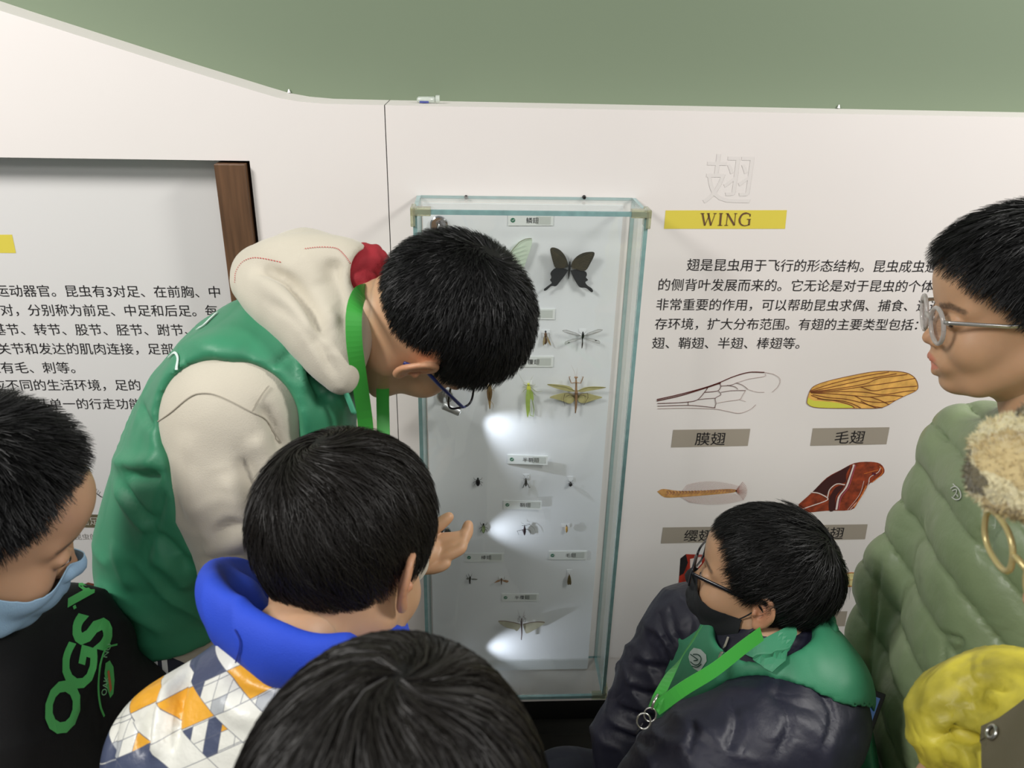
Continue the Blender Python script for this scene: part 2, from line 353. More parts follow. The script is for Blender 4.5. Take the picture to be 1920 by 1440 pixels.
mv = MB(); stroke(zp([(1495, 712), (1515, 720)]), .0045, Y=-.0012, m=mv); stroke(zp([(1366, 665), (1340, 740), (1314, 805), (1270, 865), (1252, 945)]), .0010, m=mv, Y=-.0012, sm=4)
mv.build('printed_wing', mat('plum_print', (90, 30, 50), .6), wr)
# half hidden red and black wing, club shaped wing
o4 = flat_mesh('printed_wing', mat('scarlet_print', (168, 44, 26), .6, var=.4, vscale=50), wr, [[(1276, 1047), (1286, 1039), (1318, 1040), (1331, 1052), (1326, 1068), (1300, 1085), (1285, 1110), (1270, 1125)]], -.0004)
o4['label'] = 'printed red and black bug wing, mostly hidden'
flat_mesh('printed_wing', M_ink, wr, [[(1276, 1047), (1286, 1039), (1290, 1055), (1282, 1075), (1274, 1080)]], -.0006)
flat_mesh('printed_wing', M_cream, wr, [[(1294, 1048), (1314, 1044), (1316, 1056), (1302, 1072), (1294, 1070)]], -.0006)
club = [(1540, 1084), (1560, 1083), (1585, 1076), (1600, 1074), (1611, 1080), (1613, 1088), (1605, 1097), (1588, 1099), (1568, 1091), (1545, 1089)]
o5 = flat_mesh('printed_wing', mat('club_print', (226, 214, 150), .6, var=.15, vscale=80), wr, [cpx(club, 3)], -.0004); o5['label'] = 'printed pale club shaped wing with orange outline'
mv = MB(); stroke(club+[club[0]], .0024, m=mv, sm=4); stroke([(1560, 1087), (1590, 1088), (1605, 1086)], .0007, m=mv); mv.build('printed_wing', mat('orange_print', (200, 124, 44), .6), wr)
# leg pictures on the recessed board
mv = MB()
stroke([(120, 868), (148, 898), (170, 917), (190, 932)], .0020, Y=RY-.0006, m=mv); stroke([(190, 932), (213, 930), (240, 936)], .0012, Y=RY-.0006, m=mv)
for i in range(12): stroke([(150+i*3.2, 897+i*2.7), (153+i*3.2, 892+i*2.7)], .0005, Y=RY-.0006, m=mv)
p = mv.build('printed_leg', M_ink, recess); p['label'] = 'printed thin spiny insect leg'
mv = MB()
flat = [(150, 1100), (165, 1092), (178, 1095), (185, 1103), (198, 1103), (210, 1108), (216, 1114), (205, 1113), (212, 1122), (203, 1120), (205, 1128), (196, 1124), (190, 1130), (183, 1120), (176, 1118), (172, 1130), (150, 1125)]
o6 = flat_mesh('printed_leg', mat('chestnut_print', (104, 54, 36), .6, var=.4, vscale=70), recess, [flat], RY-.0005); o6['label'] = 'printed stout brown digging leg'
M_olive = mat('olive_print', (100, 92, 68), .6)
flat_mesh('name_bar', M_olive, recess, [[(110, 963), (187, 965), (193, 990), (116, 988)], [(125, 1170), (200, 1172), (206, 1193), (131, 1192)]], RY-.0004)
M_pale = mat('pale_ink', (196, 190, 178), .6); M_grey = mat('grey_ink', (150, 145, 140), .6)
line('开掘足', 128, 186, 977, recess, RY-.0006, M_pale); line('攀握足', 140, 199, 1182, recess, RY-.0006, M_pale)
line('昆虫的用', 140, 196, 1006, recess, RY, M_grey); line('昆虫的', 178, 222, 1208, recess, RY, M_grey)
# ------------------------------------------------------------------ the glass display case
CX0, CX1, CZ0, CZ1, CY = -.0945, .3005, P(1110, 1306, -.12)[2], P(775, 393, -.12)[2], -.12
def glass_mat():
    m = bpy.data.materials.new('pane_glass'); m.use_nodes = True; nt = m.node_tree; nt.nodes.clear()
    o = nt.nodes.new('ShaderNodeOutputMaterial'); mx = nt.nodes.new('ShaderNodeMixShader'); t = nt.nodes.new('ShaderNodeBsdfTransparent')
    g = nt.nodes.new('ShaderNodeBsdfGlossy'); lw = nt.nodes.new('ShaderNodeLayerWeight'); lw.inputs['Blend'].default_value = .5
    pw = nt.nodes.new('ShaderNodeMath'); pw.operation = 'POWER'; pw.inputs[1].default_value = 4.0; nt.links.new(lw.outputs['Facing'], pw.inputs[0])
    fr = nt.nodes.new('ShaderNodeMath'); fr.operation = 'MULTIPLY_ADD'; fr.inputs[1].default_value = .6; fr.inputs[2].default_value = .035; nt.links.new(pw.outputs[0], fr.inputs[0])
    t.inputs[0].default_value = (.985, .995, .99, 1); g.inputs['Roughness'].default_value = .02; g.inputs['Color'].default_value = (.9, .95, .95, 1)
    nt.links.new(fr.outputs[0], mx.inputs[0]); nt.links.new(t.outputs[0], mx.inputs[1]); nt.links.new(g.outputs[0], mx.inputs[2]); nt.links.new(mx.outputs[0], o.inputs[0])
    return m
M_glass = glass_mat()
M_gedge = mat('glass_edge', (128, 164, 164), .15, var=.12, vscale=60, spec=.8)
M_gedge2 = mat('glass_edge_light', (176, 200, 198), .2, spec=.8)
M_cap = mat('clear_plastic', (226, 226, 196), .15, trans=.75, spec=.6)
case = empty('display_case', ((CX0+CX1)/2, 0, CZ0), 'tall clear glass wall case with pale green edges holding pinned insects', 'display case')
T = .006
def pane(name, a, b, edge_axes, label=None):
    """glass sheet: the thin faces carry the green edge colour"""
    mb = MB(); mb.box(a, b); o = mb.build(name, [M_glass, M_gedge], None)
    thin = int(np.argmin(np.abs(np.subtract(b, a))))
    for p in o.data.polygons:
        if abs(p.normal[thin]) < .5: p.material_index = 1
    if label: o['label'] = label
    return put(o, case)
pane('front_pane', (CX0+.0075, CY, CZ0+.004), (CX1-.0075, CY+.005, CZ1-.004), 1, 'clear front pane')
pane('side_pane', (CX0, CY-.001, CZ0), (CX0+.007, -.001, CZ1), 0)
pane('side_pane', (CX1-.007, CY-.001, CZ0), (CX1, -.001, CZ1), 0)
pane('top_pane', (CX0+.007, CY, CZ1-.0045), (CX1-.007, -.001, CZ1+.0005), 2)
pane('bottom_pane', (CX0+.007, CY, CZ0), (CX1-.007, -.001, CZ0+.005), 2)
for zz in (CZ1-.0095, CZ0-.004):
    mb = MB(); mb.box((CX0, CY-.003, zz+.002), (CX1, CY-.001, zz+.0095)); put(mb.build('edge_strip', M_gedge), case)
# back board that carries the insects
PX0, PX1 = P(797, 800)[0]-.0, P(1155, 600)[0]
PZ0, PZ1 = P(1000, 1252)[2], CZ1-.012
M_panel = mat('pale_backboard', (229, 231, 233), .4, bump=.02, bscale=60)
mb = MB(); mb.box((CX0+.010, -.007, PZ0), (CX1-.022, -.0015, PZ1)); put(mb.build('back_panel', M_panel, None, bevel=.0006), case)
for sx in (0, 1):
    for sz in (0, 1):
        if sx == 0 and sz == 0: pass
        x0 = CX0-.004 if sx == 0 else CX1-.030; x1 = x0+.034; z = CZ1-.010 if sz else CZ0-.006
        mb = MB(); mb.box((x0, CY-.0045, z), (x1, CY+.010, z+.014))
        xa = CX0-.004 if sx == 0 else CX1-.004
        mb.box((xa, CY-.0046, z-(.018 if sz else -.014)), (xa+.008, CY+.030, z+(.0139 if sz else .036)))
        put(mb.build('corner_cap', M_cap, None, bevel=.0015), case)
for px in (874, 1095):
    c = P(px, 369, 0); mb = MB(); mb.tube([(c[0], -.001, c[2]), (c[0], -.007, c[2]-.0008)], [.0035, .0028], 12); put(mb.build('screw', mat('dark_screw', (40, 40, 40), .4, metal=.6)), case)

# ---- small spotlights inside the case
M_chrome = mat('chrome', (205, 205, 208), .12, metal=1)
M_brush = mat('brushed_metal', (190, 190, 190), .28, metal=.9, bump=.1, bscale=300)
M_led = bpy.data.materials.new('lamp_glow'); M_led.use_nodes = True
bsdf(M_led).inputs['Emission Color'].default_value = (.85, .9, 1, 1); bsdf(M_led).inputs['Emission Strength'].default_value = 6
def spotlight(px, py, d, aim, power, label, L=.030):
    c = P(px, py, -.007); root = empty('display_spotlight', tuple(c), label, 'lamp', 'spotlights inside the glass case')
    mb = MB(); mb.tube([c+(0, 0, 0), c+(0, -.004, 0), c+(0, -.0055, 0)], [.0165, .0160, .0135], 28); put(mb.build('base', M_chrome, smooth=False), root)
    for k in range(4):
        w = k*math.pi/2+.5; q = c+np.array([math.cos(w)*.0095, -.0054, math.sin(w)*.0095]); mb = MB(); mb.tube([q, q+(0, -.0012, 0)], .0016, 8); put(mb.build('rivet', M_chrome), root)
    elbow = c+np.array([.0025, -.040, -.004]); mb = MB(); mb.tube(curve([c+(0, -.003, .002), c+(.0005, -.020, .001), elbow], 5), .0032, 10); put(mb.build('arm', M_chrome, smooth=True), root)
    d = np.asarray(d, float); d /= np.linalg.norm(d); a = elbow-d*.006; b = elbow+d*L
    mb = MB(); mb.tube([a, a+d*.0015, b-d*.0015, b], [.0068, .0082, .0082, .0078], 22); h = put(mb.build('lamp_head', M_brush), root)
    mb = MB(); mb.tube([b, b+d*.0006], [.0055, .0055], 18); e = put(mb.build('lens', M_led), root)
    l = bpy.data.lights.new('led_beam', 'SPOT'); l.energy = power; l.color = (.82, .88, 1.0); l.spot_size = math.radians(66); l.spot_blend = 1.0; l.shadow_soft_size = .003
    o = bpy.data.objects.new('led_beam', l); COL.objects.link(o); o.location = b+d*.003
    o.rotation_euler = Vector(aim).to_track_quat('-Z', 'Y').to_euler(); put(o, root)
spotlight(823, 421, (.45, .02, -.85), (.62, .08, -.75), .7, 'chrome spotlight at the top left of the glass case')
spotlight(834, 742, (.84, .02, -.42), (.80, .06, -.52), 2.2, 'chrome spotlight left of the small pale brown cicada')
spotlight(832, 998, (.90, .02, .15), (.95, .05, .06), 1.6, 'chrome spotlight partly covered by the pointing hand')
spotlight(838, 1216, (.90, .02, .10), (.97, .06, .03), 2.2, 'chrome spotlight low in the case behind the dark haired child')

# ---- name tags
M_tag = mat('tag_paper', (226, 229, 226), .5); M_tag2 = mat('tag_print', (196, 200, 194), .5); M_logo = mat('logo_green', (46, 112, 84), .5)
TAGN = 0
def name_tag(x0, x1, y0, y1, body, tx, lab, tilt=0, curl=0):
    q = [P(x0, y0, -.0076), P(x1, y0+tilt, -.0076), P(x1, y1+tilt, -.0076), P(x0, y1, -.0076)]
    q[2] = np.array([q[1][0], q[2][1], q[2][2]]); q[3] = np.array([q[0][0], q[3][1], q[3][2]])
    mb = MB()
    mb.prism(q, (0, -.0008, 0)); root = mb.build('name_tag', M_tag); tag(root, lab, 'tag', 'paper name tags in the case')
    w = q[1][0]-q[0][0]; h = q[0][2]-q[3][2]; zc = (q[0][2]+q[3][2])/2; y = -.0087
    mb = MB(); mb.tube([(q[0][0]+.0085, y+.0002, zc), (q[0][0]+.0085, y-.0001, zc)], .0042, 18); mb.build('logo', M_logo, root)
    mb = MB(); mb.ribbon([(q[0][0]+.0065, y-.0003, zc+.0005), (q[0][0]+.0080, y-.0003, zc-.0015), (q[0][0]+.0110, y-.0003, zc+.0018)], .0008, (0, -1, 0), th=.0001); mb.build('logo_mark', M_tag, root)
    mb = MB(); mb.box((q[0][0]+w*.62, y, zc-h*.34), (q[0][0]+w*.94, y+.0002, zc+h*.34)); mb.build('grey_print', M_tag2, root)
    n = len(body); a = q[0][0]+(tx-x0)/(x1-x0)*w
    text_mesh(body, a, zc, .0112*n, y-.0002, M_ink, root)
    if curl:
        for o in [root]+list(root.children):
            for v in o.data.vertices: v.co.y -= curl*max(0, (v.co.x-q[0][0])/w)
name_tag(953, 1038, 402, 423, '鳞翅', 987, 'white paper name tag at the top of the case above the pale moth')
name_tag(962, 1041, 578, 598, '膜翅', 990, 'white paper name tag below the black swallowtail, mostly hidden by hair', tilt=1)
name_tag(957, 1038, 668, 688, '覆翅', 990, 'white paper name tag above the green katydid', tilt=0)
name_tag(952, 1027, 852, 869, '半鞘翅', 980, 'white paper name tag with a lifted right end above three black bugs', curl=.006)
name_tag(944, 1016, 938, 954, '鞘翅', 975, 'white paper name tag between the black bugs and the beetles', curl=.003)
name_tag(872, 945, 1037, 1053, '棒翅', 902, 'white paper name tag above the two small flies')
name_tag(1029, 1100, 1033, 1049, '毛翅', 1061, 'white paper name tag above the caddisfly at the right')
name_tag(941, 1010, 1113, 1127, '半覆翅', 965, 'white paper name tag above the stick insect with spread wings')

# ---- insects; all drawn on the plane of the back panel
def I(a, b, dep=.004): return P(a, b, -.0075-dep)
GI = 'pinned insects in the glass case'
class Bug:
    def __init__(s, name, lab, cx, cy):
        s.root = empty(name, tuple(I(cx, cy, 0)), lab, 'insect', GI); s.cx, s.cy = cx, cy
    def body(s, name, pts, rads, m, dep=.004, flat=.8, label=None):
        q = curve([I(a, b, dep) for a, b in pts], 4); r = np.interp(np.linspace(0, 1, len(q)), np.linspace(0, 1, len(rads)), rads)*.001
        mb = MB(); mb.tube(q, r, 10, flat=((0, -1, 0), flat)); o = put(mb.build(name, m, smooth=True), s.root)
        if label: o['label'] = label
        return o
    def legs(s, paths, r, m, name='leg', dep=.003):
        for pt in paths:
            q = [I(a, b, dep) for a, b in pt]; mb = MB(); mb.tube(q, [r*.001]*(len(q)-1)+[r*.0005], 5); put(mb.build(name, m), s.root)
    def wing(s, name, pts, m, dep=.005, smooth=4, lift=0, th=.0004, label=None):
        q = [tuple(v[:2]) for v in curve([(a, b, 0) for a, b in pts+[pts[0]]], smooth)][:-1] if smooth else pts
        c = np.array([s.cx, s.cy]); n = len(q)
        R = max(np.hypot(*(np.array(v)-c)) for v in q)
        w = [I(a, b, dep+lift*np.hypot(a-s.cx, b-s.cy)/R) for a, b in q]
        mb = MB(); mb.prism(w, (0, -th, 0)); o = put(mb.build(name, m), s.root)
        if label: o['label'] = label
        return o
    def veins(s, paths, w, m, dep=.0056, lift=0, R=50):
        mb = MB()
        for pt in paths:
            q = [I(a, b, dep+lift*np.hypot(a-s.cx, b-s.cy)/R) for a, b in pt]; mb.ribbon(q, w*.001, (0, -1, 0), th=.0002)
        o = put(mb.build('veins', m), s.root); o['kind'] = 'stuff'; return o
    def mount(s, x0, x1, y0, y1):
        mb = MB(); mb.prism([I(x0, y0, 0), I(x1, y0, 0), I(x1, y1, 0), I(x0, y1, 0)], (0, -.0004, 0)); put(mb.build('mount_card', M_mount), s.root)
M_mount = mat('mount_card', (238, 240, 242), .25)
def mir(pts, cx): return [(2*cx-a, b) for a, b in pts]
def z1(a, b): return (760+a/4, 350+b/4)           # enlarged views used to read the outlines
M_sw = mat('sooty_wing', (58, 52, 36), .6, var=.35, vscale=120); M_swd = mat('black_wing', (26, 26, 26), .6, var=.4, vscale=150); M_dk = mat('black_chitin', (22, 20, 18), .35); M_tan = mat('tan_vein', (104, 92, 58), .6)
b = Bug('swallowtail_butterfly', 'large black swallowtail butterfly with spread tailed wings in the glass case', 1067, 500)
fwL = [z1(*v) for v in [(1225, 600), (1215, 560), (1195, 515), (1160, 475), (1120, 457), (1095, 458), (1086, 475), (1095, 520), (1110, 575), (1128, 610), (1180, 612)]]
fwR = [z1(*v) for v in [(1240, 600), (1255, 560), (1290, 520), (1340, 495), (1395, 488), (1418, 495), (1415, 520), (1390, 570), (1350, 630), (1290, 622)]]
hwL = [z1(*v) for v in [(1222, 625), (1180, 610), (1130, 610), (1105, 625), (1088, 650), (1095, 680), (1085, 700), (1098, 720), (1082, 735), (1062, 750), (1040, 768), (1042, 780), (1060, 775), (1095, 745), (1130, 745), (1165, 705), (1200, 660)]]
hwR = [z1(*v) for v in [(1238, 628), (1290, 620), (1350, 635), (1362, 660), (1355, 680), (1370, 700), (1350, 715), (1365, 740), (1395, 760), (1408, 780), (1400, 792), (1385, 785), (1355, 760), (1310, 755), (1285, 725), (1255, 670)]]
b.wing('hind_wing', hwL, M_swd, .005, 3, .004); b.wing('hind_wing', hwR, M_swd, .005, 3, .004); b.wing('fore_wing', fwL, M_sw, .006, 3, .007); b.wing('fore_wing', fwR, M_sw, .006, 3, .007)
vp = []
for i in range(9):
    t = i/8; vp.append([z1(1212-6*t*3, 560+t*50), z1(1096+t*22, 478+t*120)]); vp.append([z1(1250, 560+t*55), z1(1405-t*45, 500+t*115)])
b.veins(vp, .55, M_tan, .0068, .007, 45)
b.body('body', [z1(1234, 560), z1(1232, 600), z1(1228, 640), z1(1224, 690)], [.6, 2.0, 2.2, 1.6, .5], M_dk, .007)
b.legs([[z1(1232, 590), z1(1226, 560), z1(1220, 530)], [z1(1236, 590), z1(1240, 560), z1(1246, 530)]], .25, M_dk, 'antenna', .008)
M_lm = mat('pale_green_wing', (206, 220, 200), .6, var=.05, vscale=60)
b = Bug('luna_moth', 'pale green moth with spread wings, mostly hidden behind dark hair', 945, 500)
fw = [(947, 492), (958, 470), (972, 454), (984, 448), (997, 447), (996, 462), (988, 485), (980, 504), (962, 503)]
hw = [(948, 500), (962, 504), (976, 510), (972, 526), (958, 545), (962, 570), (957, 585), (952, 570), (950, 540)]
for f_ in (fw, mir(fw, 945)): b.wing('fore_wing', f_, M_lm, .005, 3, .004)
for f_ in (hw, mir(hw, 945)): b.wing('hind_wing', f_, M_lm, .004, 3, .004)
b.veins([[(948, 492), (960, 470), (974, 454), (985, 448), (997, 447)]], 1.0, mat('brown_rim', (120, 116, 96), .6), .006, .004)
b.veins([[(960+i*1.5, 470+i*7), (985+i*.5, 460+i*8)] for i in range(5)], .5, mat('pale_vein', (180, 198, 178), .6), .006, .004)
b.body('body', [(945, 484), (945, 500), (945, 522)], [2, 4, 3.5, 1], mat('cream_fuzz', (226, 224, 206), .9), .006)
M_bee = mat('brown_chitin', (92, 62, 34), .4, var=.4, vscale=300)
b = Bug('wasp', 'small brown wasp pinned between the swallowtail and the mantis', 1023, 634)
b.mount(1015, 1031, 618, 632); b.body('abdomen', [(1023, 632), (1023, 640), (1022, 646)], [1.8, 3.4, 3.2, .6], M_bee); b.body('thorax', [(1023, 622), (1023, 632)], [1, 2.8, 2], M_bee, .005); b.body('head', [(1023, 620), (1023, 624)], [1, 2, 1], M_dk, .005)
b.wing('wing', [(1021, 628), (1018, 640), (1019, 648), (1022, 640)], mat('smoky_wing', (150, 130, 90), .4), .006, 3); b.wing('wing', [(1025, 628), (1031, 640), (1033, 648), (1027, 640)], _mats['smoky_wing'], .006, 3)
b.legs([[(1021, 626), (1016, 624), (1016, 634)], [(1025, 626), (1030, 624), (1031, 634)], [(1021, 630), (1018, 636)], [(1025, 630), (1029, 637)]], .3, M_bee)
M_clear = mat('clear_wing', (190, 190, 186), .2, alpha=.30); M_cv = mat('clear_vein', (120, 116, 112), .5)
b = Bug('dragonfly', 'grey dragonfly with four clear wings near the right edge of the case', 1092, 632)
W1 = [(1090, 630), (1075, 628), (1058, 622), (1054, 619), (1062, 618), (1080, 624)]; W2 = [(1090, 635), (1075, 640), (1060, 645), (1060, 640), (1075, 635)]
for w_ in (W1, mir(W1, 1092), W2, mir(W2, 1092)):
    w_ = [(a, c+(a-1092)*-.02) for a, c in w_]; b.wing('wing', w_, M_clear, .006, 3, .003); b.veins([w_+[w_[0]], [w_[0], w_[2]]], .45, M_cv, .0066, .003, 38)
b.mount(1086, 1099, 617, 629); b.body('thorax', [(1093, 622), (1093, 630), (1092, 635)], [1.2, 2.8, 1.6], M_dk, .007); b.body('abdomen', [(1092, 634), (1092, 644), (1091, 653)], [1.1, 1.0, 1.3, .6], M_dk, .006)
b.legs([[(1092, 628), (1086, 622)], [(1094, 628), (1099, 621)], [(1092, 632), (1085, 634)], [(1094, 632), (1100, 634)]], .3, M_dk)
b.veins([[(1065, 642.5), (1068, 642.5)], [(1116, 638.5), (1119, 638.5)]], 1.6, M_dk, .0068, .003, 38)
M_cic = mat('tan_chitin', (158, 130, 80), .5, var=.25, vscale=200); M_cicd = mat('dark_tan', (104, 78, 46), .5)
def z2(a, b): return (860+a/6.4, 580+b/6.4)
b = Bug('cicada', 'small tan cicada pinned under the boy\'s glasses in the glass case', 917, 740)
b.body('body', [z2(370, 905), z2(368, 960), z2(370, 1060), z2(372, 1130), z2(374, 1195)], [3.5, 4.6, 3.2, 2.2, 1.0], M_cic)
b.wing('wing', [z2(345, 930), z2(338, 1000), z2(350, 1080), z2(368, 1100), z2(362, 1000)], M_cicd, .009, 3); b.wing('wing', [z2(390, 930), z2(404, 1000), z2(390, 1080), z2(374, 1100), z2(376, 1000)], M_cicd, .009, 3)
b.legs([[z2(350, 960), z2(318, 965), z2(315, 985)], [z2(390, 960), z2(425, 975), z2(430, 990)], [z2(385, 1100), z2(415, 1140), z2(420, 1185)], [z2(355, 940), z2(322, 925)]], .35, M_cic)
M_kg = mat('katydid_green', (158, 182, 84), .45, var=.15, vscale=100); M_kg2 = mat('katydid_leg', (148, 150, 92), .5)
b = Bug('katydid', 'bright green katydid with folded leaf wings in the centre of the case', 991, 748)
b.mount(983, 998, 714, 722)
b.body('body', [z2(838, 895), z2(842, 950), z2(846, 1010), z2(850, 1080)], [1.5, 4.6, 4.2, 2.2], mat('katydid_yellow', (196, 200, 70), .4))
b.body('head', [z2(838, 885), z2(839, 910)], [1.5, 3.0, 2.4], mat('katydid_yellow', (196, 200, 70)), .005)
b.wing('wing', [z2(820, 960), z2(805, 1050), z2(808, 1180), z2(825, 1295), z2(845, 1240), z2(858, 1100), z2(850, 980)], M_kg, .010, 3); b.wing('wing', [z2(855, 960), z2(890, 1000), z2(900, 1080), z2(880, 1090), z2(862, 1050)], M_kg, .010, 3)
b.legs([[z2(868, 1000), z2(890, 1120), z2(903, 1200), z2(897, 1290)], [z2(850, 1050), z2(852, 1200), z2(855, 1270), z2(900, 1285)]], .8, M_kg)
b.legs([[z2(820, 920), z2(790, 900), z2(770, 890)], [z2(822, 935), z2(785, 930), z2(765, 935)], [z2(820, 950), z2(785, 970), z2(770, 1000)], [z2(860, 910), z2(900, 915), z2(925, 900)], [z2(862, 930), z2(900, 965), z2(935, 990), z2(1000, 985)], [z2(865, 960), z2(900, 1010), z2(930, 1035)]], .4, M_kg2)
b.legs([[z2(830, 890), z2(780, 880), z2(740, 810), z2(690, 710)], [z2(845, 888), z2(880, 820), z2(900, 790)]], .18, M_kg2, 'antenna', .006)
M_mt = mat('mantis_brown', (150, 116, 84), .5, var=.2, vscale=200); M_mw = mat('mantis_wing', (190, 182, 128), .5, var=.1, vscale=90, alpha=.92); M_md = mat('mantis_dark', (74, 52, 42), .5)
b = Bug('praying_mantis', 'brown praying mantis with raised forelegs and spread wings, right side of the case', 1079, 738)
b.wing('hind_wing', [z2(1395, 1030), z2(1300, 1000), z2(1180, 1020), z2(1090, 1055), z2(1160, 1075), z2(1260, 1105), z2(1330, 1130), z2(1385, 1100)], M_mw, .005, 3, .003); b.wing('hind_wing', [z2(1425, 1030), z2(1520, 1005), z2(1630, 1030), z2(1725, 1055), z2(1650, 1080), z2(1560, 1110), z2(1490, 1125), z2(1435, 1100)], M_mw, .005, 3, .003)
b.wing('fore_wing', [z2(1395, 985), z2(1330, 925), z2(1200, 902), z2(1062, 898), z2(1120, 930), z2(1230, 965), z2(1340, 985)], M_mw, .008, 3, .005); b.wing('fore_wing', [z2(1425, 985), z2(1500, 940), z2(1620, 925), z2(1768, 935), z2(1700, 955), z2(1580, 975), z2(1480, 990)], M_mw, .008, 3, .005)
b.veins([[z2(1395, 975), z2(1270, 930), z2(1070, 899)], [z2(1425, 975), z2(1560, 935), z2(1765, 935)]], .9, mat('wing_rim', (146, 140, 84), .5), .0088, .005, 55)
b.wing('hind_wing', [z2(1400, 1035), z2(1300, 1040), z2(1270, 1090), z2(1330, 1120), z2(1395, 1090)], mat('mantis_fan', (122, 112, 78), .5), .0056, 3); b.wing('hind_wing', [z2(1422, 1035), z2(1520, 1040), z2(1550, 1085), z2(1490, 1115), z2(1430, 1090)], _mats['mantis_fan'], .0056, 3)
b.body('thorax', [z2(1408, 830), z2(1410, 880), z2(1410, 960), z2(1412, 1010)], [1.4, 1.8, 2.2, 3.4], M_mt, .009); b.body('abdomen', [z2(1412, 1005), z2(1410, 1060), z2(1408, 1150), z2(1400, 1245)], [3, 2.6, 2.2, 2.2, 1.0], M_mt, .008)
b.body('head', [z2(1390, 812), z2(1409, 820), z2(1428, 812)], [1.4, 2.2, 1.4], M_mt, .009)
b.legs([[z2(1400, 880), z2(1350, 885), z2(1330, 830), z2(1325, 808), z2(1345, 812)], [z2(1418, 880), z2(1465, 885), z2(1485, 835), z2(1495, 810), z2(1478, 812)]], .95, M_mt, 'foreleg', .011)
b.legs([[z2(1400, 1015), z2(1310, 1005), z2(1275, 1010), z2(1258, 1080), z2(1275, 1160)], [z2(1420, 1015), z2(1500, 1010), z2(1548, 1005), z2(1552, 1060), z2(1500, 1150)], [z2(1400, 1030), z2(1330, 1025), z2(1280, 1055)], [z2(1420, 1030), z2(1480, 1025), z2(1545, 1050)]], .5, M_md, 'leg', .010)
b.legs([[z2(1405, 808), z2(1385, 740), z2(1350, 670)], [z2(1412, 808), z2(1418, 750), z2(1425, 700)]], .15, M_mt, 'antenna', .008)
def z3(a, b): return (860+a/7.2, 860+b/7.2)
def bug(name, lab, c, L, Wd, m, legs, hm=None, mount=None, r=.35):
    b = Bug(name, lab, *z3(*c))
    if mount: b.mount(*mount)
    x, y = c
    b.body('body', [z3(x, y-L*.5), z3(x, y-L*.15), z3(x, y+L*.2), z3(x, y+L*.55)], [Wd*.45, Wd*.9, Wd, Wd*.8, Wd*.2], m)
    b.body('head', [z3(x, y-L*.72), z3(x, y-L*.5)], [Wd*.2, Wd*.42, Wd*.4], hm or M_dk, .0045)
    b.legs([[z3(*q) for q in l] for l in legs], r, M_dk)
    return b
def six(x, y, s, L):
    o = []
    for sg in (-1, 1):
        o += [[(x+sg*s, y-L*.3), (x+sg*s*2.1, y-L*.45), (x+sg*s*2.4, y-L*.7)], [(x+sg*s, y-L*.05), (x+sg*s*2.3, y+L*.02), (x+sg*s*2.9, y+L*.2)], [(x+sg*s, y+L*.15), (x+sg*s*1.9, y+L*.35), (x+sg*s*2.3, y+L*.62)]]
    return o
bug('shield_bug', 'oval black shield bug, leftmost of the three small black bugs', (260, 322), 90, 4.6, M_dk, six(260, 315, 24, 90))
bb = bug('assassin_bug', 'narrow black bug with long hind legs, middle of the three black bugs', (908, 325), 90, 3.0, M_dk, six(908, 260, 14, 60), mount=(981, 992, 889, 898))
bb.legs([[z3(900, 320), z3(880, 355), z3(868, 395), z3(858, 392)], [z3(916, 320), z3(938, 355), z3(952, 392), z3(970, 385)]], .65, M_dk)
bug('stink_bug', 'small round black bug, rightmost of the three black bugs', (1510, 350), 50, 4.0, M_dk, six(1512, 330, 14, 70), mount=(1064, 1075, 893, 902))
gb = bug('ground_beetle', 'metallic green and black beetle, nearest the pointing hand', (335, 950), 105, 4.6, mat('green_chitin', (96, 108, 70), .25, var=.5, vscale=300), six(338, 930, 20, 105), r=.45)
lb = bug('longhorn_beetle', 'slender dark beetle with long curved antennae in the middle of the case', (890, 975), 110, 3.1, mat('dark_brown_chitin', (44, 30, 34), .35), [[(880, 905), (850, 902)], [(900, 905), (940, 900)], [(878, 955), (830, 968), (790, 975), (812, 1030)], [(905, 950), (960, 965), (972, 995), (970, 1030)]], r=.45)
lb.legs([[z3(898, 880), z3(960, 890), z3(1020, 940), z3(1045, 1010)], [z3(880, 880), z3(850, 870), z3(845, 845)]], .2, M_dk, 'antenna')
bug('click_beetle', 'tiny yellow brown beetle at the right of the beetle row', (1458, 955), 85, 2.6, mat('honey_chitin', (176, 138, 66), .4), [[(1450, 925), (1435, 905)], [(1464, 925), (1478, 908)], [(1450, 960), (1436, 980)], [(1468, 960), (1480, 985)]], mount=(1052, 1068, 982, 988), r=.3)
def z4(a, b): return (860+a/7.385, 1040+b/7.385)
b = Bug('crane_fly', 'tiny dark fly with a spread wing, leftmost in the fly row', *z4(155, 350))
b.body('body', [z4(160, 305), z4(155, 340), z4(152, 405)], [1.2, 2.6, 2.2, .8], M_dk)
b.wing('wing', [z4(165, 335), z4(205, 330), z4(262, 338), z4(240, 350), z4(190, 348)], mat('grey_wing', (128, 128, 122), .4), .006, 3); b.wing('wing', [z4(150, 335), z4(125, 320), z4(105, 330), z4(120, 345)], _mats['grey_wing'], .006, 3)
b.legs([[z4(160, 310), z4(175, 290), z4(185, 260)], [z4(152, 310), z4(140, 280), z4(135, 262)], [z4(148, 330), z4(120, 315), z4(105, 280)], [z4(160, 370), z4(168, 410)]], .4, M_dk)
b = Bug('robber_fly', 'small orange brown fly with dark tipped wings, second in the fly row', *z4(592, 370)); b.mount(934, 946, 1081, 1088)
b.body('body', [z4(592, 330), z4(592, 360), z4(592, 412)], [1.4, 2.2, 1.6, .9], M_bee)
